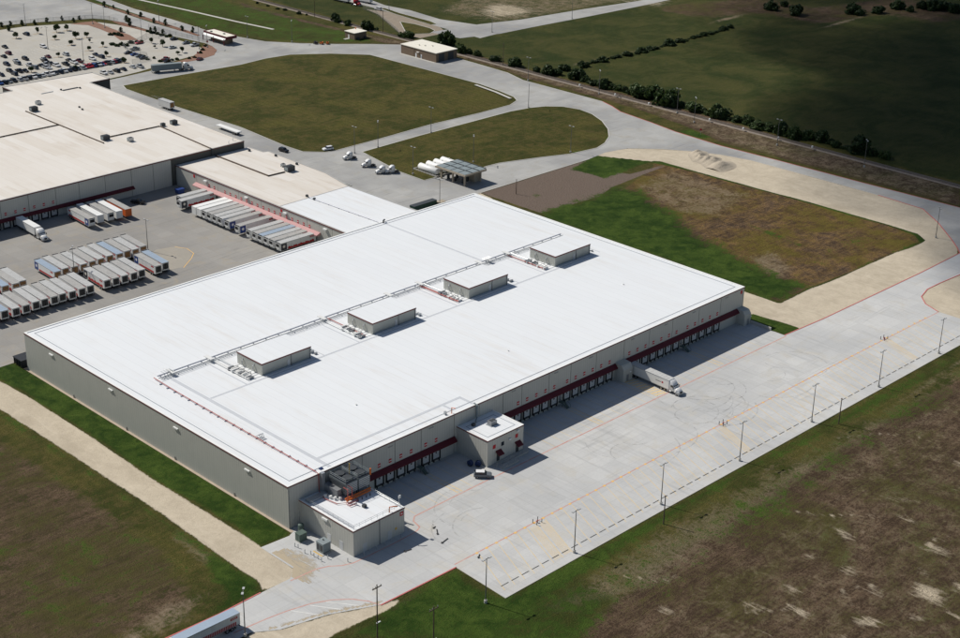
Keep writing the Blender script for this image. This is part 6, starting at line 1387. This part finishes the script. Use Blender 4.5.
sb = thing('brown_hut', 'small square brown hut with a pale roof on the green lawn', 'building', (348.4,377.4,0))
for a in ((-4.3,-4.05,-4,4),(4.05,4.3,-4,4),(-4.05,4.05,-4,-3.75),(-4.05,4.05,3.75,4)): box('wall','brick_brown',sb,*a,0,3.5)
box('roof','roof_tanwhite',sb,-4.6,4.6,-4.3,4.3,3.5,3.8); box('door','sign_white',sb,-4.34,-4.302,.4,1.4,.05,2.2); box('air_unit','steel_dark',sb,-3,-1.6,-5.2,-4.1,0,1.2); box('air_unit','steel_dark',sb,2.2,3.4,-5.0,-4.1,0,1.1)
box('step','concrete_base',sb,-7.5,-4.35,-.1,1.9,0,.08); box('roof_beacon','pipe_orange',sb,2.5,2.9,3,3.4,3.8,4.6)
gh = thing('gatehouse', 'long gatehouse with a cream roof and maroon fascia across the entry road', 'building', (286.5,418.5,0))
box('roof','roof_tanwhite',gh,-2.6,3.6,-10.0,10.0,4.2,4.4)
for a in ((-3.0,-2.6,-10.3,10.3),(3.6,4.0,-10.3,10.3),(-2.6,3.6,-10.35,-10.0),(-2.6,3.6,10.0,10.35)): box('fascia','maroon',gh,*a,3.1,4.6)
MB().prism([(-4.3,2.7),(-4.0,2.7),(-3.02,3.4),(-3.02,3.65),(-4.3,2.95)],-9.8,9.8,'y').build('side_canopy','sign_white',gh)
box('booth_wall','brick_brown',gh,-1.5,.15,-8.5,6,0,3.2)
for a in ((.2,3.6,-7,3),): box('booth','brick_brown',gh,*a,0,3.3)
for y in (-5,-2,1): box('window','glass_dark',gh,.14,.197,y-.8,y+.8,1.1,2.3)
for y in (-9.5,0,9.5): box('column','maroon',gh,-4.3,-3.9,y-.2,y+.2,0,3.3)
for x, y in ((-1,6),(1,-3)): box('roof_unit','steel_dark',gh,x-.5,x+.5,y-.5,y+.5,4.15,4.8)
# farm implements on the far lawn
for i, (x, y) in enumerate(((322,380),(324,377.5),(326.5,375.5))):
    T = thing('mower', ['dark mower, leftmost of three on the far lawn','orange mower in the middle of three on the far lawn','orange mower, rightmost of three on the far lawn'][i], 'mower', (x,y,0), .4*i)
    box('mower_body',['chassis','pipe_orange','pipe_orange'][i],T,-1,1,-.6,.6,.5,1.3); box('seat','chassis',T,-.7,-.2,-.3,.3,1.3,1.9)
    for a in (-.7,.7):
        for b_ in (-.6,.6): wheel(T, W_CAR, a, b_, .33)

# ================================================================== RAILWAY
rw = thing('railway_track', 'single railway track on brown ballast along the dark field', 'railway', (366.2,150,0))
ys = np.linspace(-420, 560, 60)
MB().loft([[(-2.3,y,0),(-1.6,y,.35),(1.6,y,.35),(2.3,y,0)] for y in ys]).build('ballast_bed','ballast',rw)
for x in (-.72,.72): MB().box(x-.06,x+.06,-420,560,.42,.58).build('rail','rail_steel',rw)
m = MB()
for y in np.arange(-300,420,.62): m.box(-1.3,1.3,y,y+.24,.34,.42)
m.build('sleepers','timber',rw)['kind'] = 'stuff'
for i, y in enumerate((226,203,182,146,127,108,90)):
    T = thing('track_marker', f'small white marker box beside the railway, {nth(i)} from the left', 'marker', (363.6,y,0), group='markers along the railway')
    MB().cyl((0,0,0),.07,0,1.1,'z',6).build('post','galvanized',T); box('marker_box','sign_white',T,-.35,.35,-.3,.3,.9,1.7)

# ================================================================== FENCES
def fence(name, label, pts, h=2.2, step=4.0):
    T = thing(name, label, 'fence', (*pts[0],0)); x0_, y0_ = pts[0]; pts = [(x-x0_, y-y0_) for x, y in pts]
    for (xa,ya),(xb,yb) in zip(pts[:-1],pts[1:]):
        n = max(1, int(math.hypot(xb-xa,yb-ya)/step))
        for k in range(n): x, y = xa+(xb-xa)*k/n, ya+(yb-ya)*k/n; MB().cyl((x,y,0),.06,0,h+.1,'z',6).build('fence_post','steel_grey',T)
        MB().add([(xa,ya,.05),(xb,yb,.05),(xb,yb,h),(xa,ya,h)],[(0,1,2,3)]).build('mesh_panel','chain_link',T)
    MB().tube([(x,y,h) for x,y in pts],.04,5).build('top_rail','steel_grey',T)
fence('chain_link_fence','chain-link fence along the street side of the car park',[(182,530.5),(216.5,526.5),(240,519.5),(264,508.5),(269.5,500),(270.2,492)])
fence('chain_link_fence','chain-link fence between the gated lot and the entry road',[(275.5,470),(275.5,455),(277,440),(280,420)])
fence('chain_link_fence','chain-link fence beside the distant highway shoulder',[(398.5,429),(395,413),(384,391),(373,369)])
fence('chain_link_fence','chain-link fence enclosing the gated lot beside the access road',[(224,408),(234,408.5),(238,416),(236,430),(240,441),(252,445),(262,452),(266,440)])

# ================================================================== THE DIRT HEAP
cx_, cy_ = 317.6, 112.0
xs = np.arange(-10, 10.1, .7); yy_ = np.arange(-15, 15.1, .7)
hv = []; rr = random.Random(3)
lumps = [(rr.uniform(-2.5,2.5), y, rr.uniform(1.4,2.6), rr.uniform(1.0,2.1)) for y in np.arange(-8,9,1.5)] + [(-2,-9.5,3.4,2.6),(-1,-11,3,1.4)]
for y in yy_:
    for x in xs:
        xx = x-(0.22*y)
        z_ = max([h_*math.exp(-(((xx-lx)/ (w*1.5))**2+((y-ly)/w)**2)) for lx,ly,w,h_ in lumps])
        hv.append((cx_+x, cy_+y, max(-.05, z_*.9-.1+ (.05*math.sin(x*3.1+y*2.3)+.03*math.sin(y*5.3)) * min(1,z_))))
n1, n2 = len(xs), len(yy_)
dp = MB().add(hv, [(j*n1+i, j*n1+i+1, (j+1)*n1+i+1, (j+1)*n1+i) for j in range(n2-1) for i in range(n1-1)]).build('dirt_heap','pile_dirt',flat=True)
tag(dp, 'long lumpy heap of pale dirt on the limestone strip beside the service road', 'dirt heap')

# ================================================================== TREES AND SHRUBS
def crown_mesh(kind, seed, n):
    r_ = np.random.default_rng(seed)
    if kind == 'shrub':
        nb = 14; a = r_.uniform(0,2*math.pi,nb); d = r_.uniform(0,.8,nb)
        ce = np.stack([d*np.cos(a), d*np.sin(a), r_.uniform(.2,.85,nb)*(1.1-.5*d)],-1); ra = r_.uniform(.26,.46,nb)
    elif kind == 'round':
        nb = 10; v = r_.normal(size=(nb,3)); v /= np.linalg.norm(v,axis=1)[:,None]
        ce = v*r_.uniform(.2,.62,nb)[:,None]*np.array([1,1,.95])*1.05+np.array([0,0,1.6]); ra = r_.uniform(.4,.6,nb)
    else:
        nb = 9; z_ = np.linspace(.3,2.6,nb); w = .9*np.sin(np.pi*np.clip((z_+.25)/3.0,0,1))
        a = r_.uniform(0,2*math.pi,nb); ce = np.stack([w*.45*np.cos(a), w*.45*np.sin(a), z_],-1); ra = .25+.4*np.sin(np.pi*np.clip((z_+.2)/3.0,0,1))
    V = []; F = []
    pk = r_.integers(0, nb, n); d = r_.normal(size=(n,3)); d /= np.linalg.norm(d,axis=1)[:,None]
    P = ce[pk]+d*(ra[pk]*r_.uniform(.55,1.08,n))[:,None]; P[:,2] = np.maximum(P[:,2], .04)
    nm = d+r_.normal(size=(n,3))*.55; nm /= np.linalg.norm(nm,axis=1)[:,None]
    t1 = np.cross(nm, r_.normal(size=(n,3))); t1 /= np.linalg.norm(t1,axis=1)[:,None]; t2 = np.cross(nm,t1)
    s_ = r_.uniform(.09,.19,n)[:,None]
    q = np.stack([P-t1*s_, P+t2*s_*.75, P+t1*s_, P-t2*s_*.75],1)
    V = q.reshape(-1,3); F = np.arange(4*n).reshape(-1,4)
    me = bpy.data.meshes.new('crown'); me.from_pydata(V.tolist(), [], F.tolist()); return me
def trunk_mesh(kind, seed):
    r_ = random.Random(seed); m = MB()
    if kind == 'shrub':
        for k in range(5): a = r_.uniform(0,6.3); m.tube([(0,0,0),(.2*math.cos(a),.2*math.sin(a),.4),(.5*math.cos(a),.5*math.sin(a),.85)], .05, 5, .02)
    elif kind == 'round':
        m.tube([(0,0,0),(.02,.01,.8),(0,0,1.7)], .09, 6, .05)
        for k in range(5): a = r_.uniform(0,6.3); m.tube([(0,0,1.1),(.25*math.cos(a),.25*math.sin(a),1.6),(.45*math.cos(a),.45*math.sin(a),2.0)], .045, 5, .015)
    else:
        m.tube([(0,0,0),(0,0,1.4),(0,0,2.5)], .07, 6, .02)
        for k in range(6): a = r_.uniform(0,6.3); z_ = .4+.3*k; m.tube([(0,0,z_),(.35*math.cos(a),.35*math.sin(a),z_+.2)], .03, 4, .01)
    return m.mesh('trunk','bark')
VAR = {}
for kd, n in (('shrub',1100),('round',900),('cone',700)):
    VAR[kd] = []
    for s_ in range(4):
        pair = []
        for mt in ('leaf_dark','leaf_mid'):
            me = crown_mesh(kd, 11+s_, n) if mt == 'leaf_dark' else pair[0].copy()
            me.materials.clear(); me.materials.append(MATS[mt]); pair.append(me)
        VAR[kd].append((pair, trunk_mesh(kd, s_)))
camv = Vector((-199.095,-258.924,200.231))
def tree(name, kd, x, y, rad, label, group, cat, mt, squash=1.0):
    pair, tm = VAR[kd][random.randrange(4)]
    T = thing(name, label, cat, (x,y,0), random.uniform(0,6.28), group)
    T.scale = (rad*random.uniform(.85,1.3), rad*random.uniform(.85,1.3), rad*squash*random.uniform(.8,1.15))
    link('crown', pair[mt], T); link('trunk', tm, T)
    return T
def metres(x, y, px): return px/3.9875*(Vector((x,y,0))-camv).length/1531
def plant(lst, name, kd, cat, group, lab, mt=0, squash=1.0, k=1.0):
    order = sorted(range(len(lst)), key=lambda i: across(lst[i])); rank = {i: n_ for n_, i in enumerate(order)}
    for i, (x, y, px) in enumerate(lst):
        tree(name, kd, x, y, metres(x,y,px)*k, lab.format(nth(rank[i])), group, cat, mt if mt < 2 else random.randrange(2), squash*random.uniform(.9,1.12))
plant(BUSH_TRACK[:32], 'wild_shrub', 'shrub', 'shrub', 'shrubs along the railway', 'dark leafy shrub, {} from the left in the broken line along the railway', 2, 1.15, 1.2)
plant(BUSH_TRACK[32:], 'wild_shrub', 'shrub', 'shrub', 'shrubs behind the brown buildings', 'dark shrub, {} from the left of those behind the brown shed and hut', 2, 1.2, 1.25)
plant(BUSH_HEDGE, 'hedge_shrub', 'shrub', 'shrub', 'shrubs across the dark field', 'dark shrub, {} from the left in the thin hedge line crossing the far field', 0, .8, 1.0)
plant(BUSH_TOP[:12], 'wild_shrub', 'shrub', 'shrub', 'shrubs on the far scrub strip', 'dark shrub, {} from the left on the scrub strip at the top right', 0, 1.1, 1.3)
plant(BUSH_TOP[12:], 'wild_shrub', 'shrub', 'shrub', 'shrubs beyond the far lawn', 'small dark shrub, {} from the left beyond the far green lawn', 0, 1.0)
plant(TREES_LOT, 'round_tree', 'round', 'tree', 'round trees in the car park', 'small round tree with a bare trunk, {} from the left in the car park', 0, .95, .95)
plant(TREES_STREET, 'evergreen', 'cone', 'tree', 'evergreens along the street', 'small dark evergreen, {} from the left along the street and hedge beds', 0, .8, 1.0)
plant(SHRUBS, 'low_shrub', 'shrub', 'shrub', 'clipped shrubs round the car park', 'low dark shrub, {} from the left in the beds round the car park', 0, 1.0, 1.2)

# shorter growth that closes the gaps in the hedge lines
def thicken(lst, size):
    out = []; q = sorted(lst, key=across)
    for a, b_ in zip(q[:-1], q[1:]):
        d = math.hypot(a[0]-b_[0], a[1]-b_[1])
        if 3 < d < 26:
            for k in range(int(d/4.5)):
                f = (k+1)/(int(d/4.5)+1); out.append((a[0]+(b_[0]-a[0])*f+random.uniform(-.8,.8), a[1]+(b_[1]-a[1])*f+random.uniform(-.8,.8), size*random.uniform(.6,1.3)))
    return out
plant(thicken([b_ for b_ in BUSH_TRACK[:32] if b_[1] < 235], 15), 'low_shrub', 'shrub', 'shrub', 'low growth along the railway', 'low dark scrub between the railway shrubs, {} from the left', 2, .9, 1.2)
plant(thicken(BUSH_HEDGE, 9), 'low_shrub', 'shrub', 'shrub', 'low growth across the far field', 'low scrub filling the thin field hedge, {} from the left', 0, .7, 1.2)
# ================================================================== CLOUD
# a cumulus drifting between the sun and the far field, high above the picture; its shade darkens the upper right
ALT = 800.0
off = SUN_TO*(ALT/SUN_TO.z)
def puffs(cx, cy, ax, ay, rot, n, seed, rmin, rmax):
    r_ = random.Random(seed); m = MB()
    for _ in range(n):
        a = r_.uniform(0,6.283); d = r_.random()**.75; u, v = ax*d*math.cos(a), ay*d*math.sin(a)
        x, y = cx+u*math.cos(rot)-v*math.sin(rot), cy+u*math.sin(rot)+v*math.cos(rot)
        R_ = r_.uniform(rmin,rmax)*(1.15-.5*d); H_ = R_*.45
        rings = []
        for k in range(1,8):
            th = math.pi*k/8
            rings.append([(x+off.x+R_*math.sin(th)*math.cos(q)*(1+.12*math.sin(3*q+k)), y+off.y+R_*math.sin(th)*math.sin(q)*(1+.12*math.cos(2*q+k)), ALT+r_.uniform(-1,1)+H_*math.cos(th)) for q in np.linspace(0,2*math.pi,15)[:-1]])
        m.loft(rings)
    return m
cl = puffs(525, 42, 370, 150, math.radians(49), 245, 5, 34, 74).build('cloud','cloud_vapour',None,True)
tag(cl, 'low cumulus whose shade lies over the dark field at the upper right', 'cloud', kind='stuff')
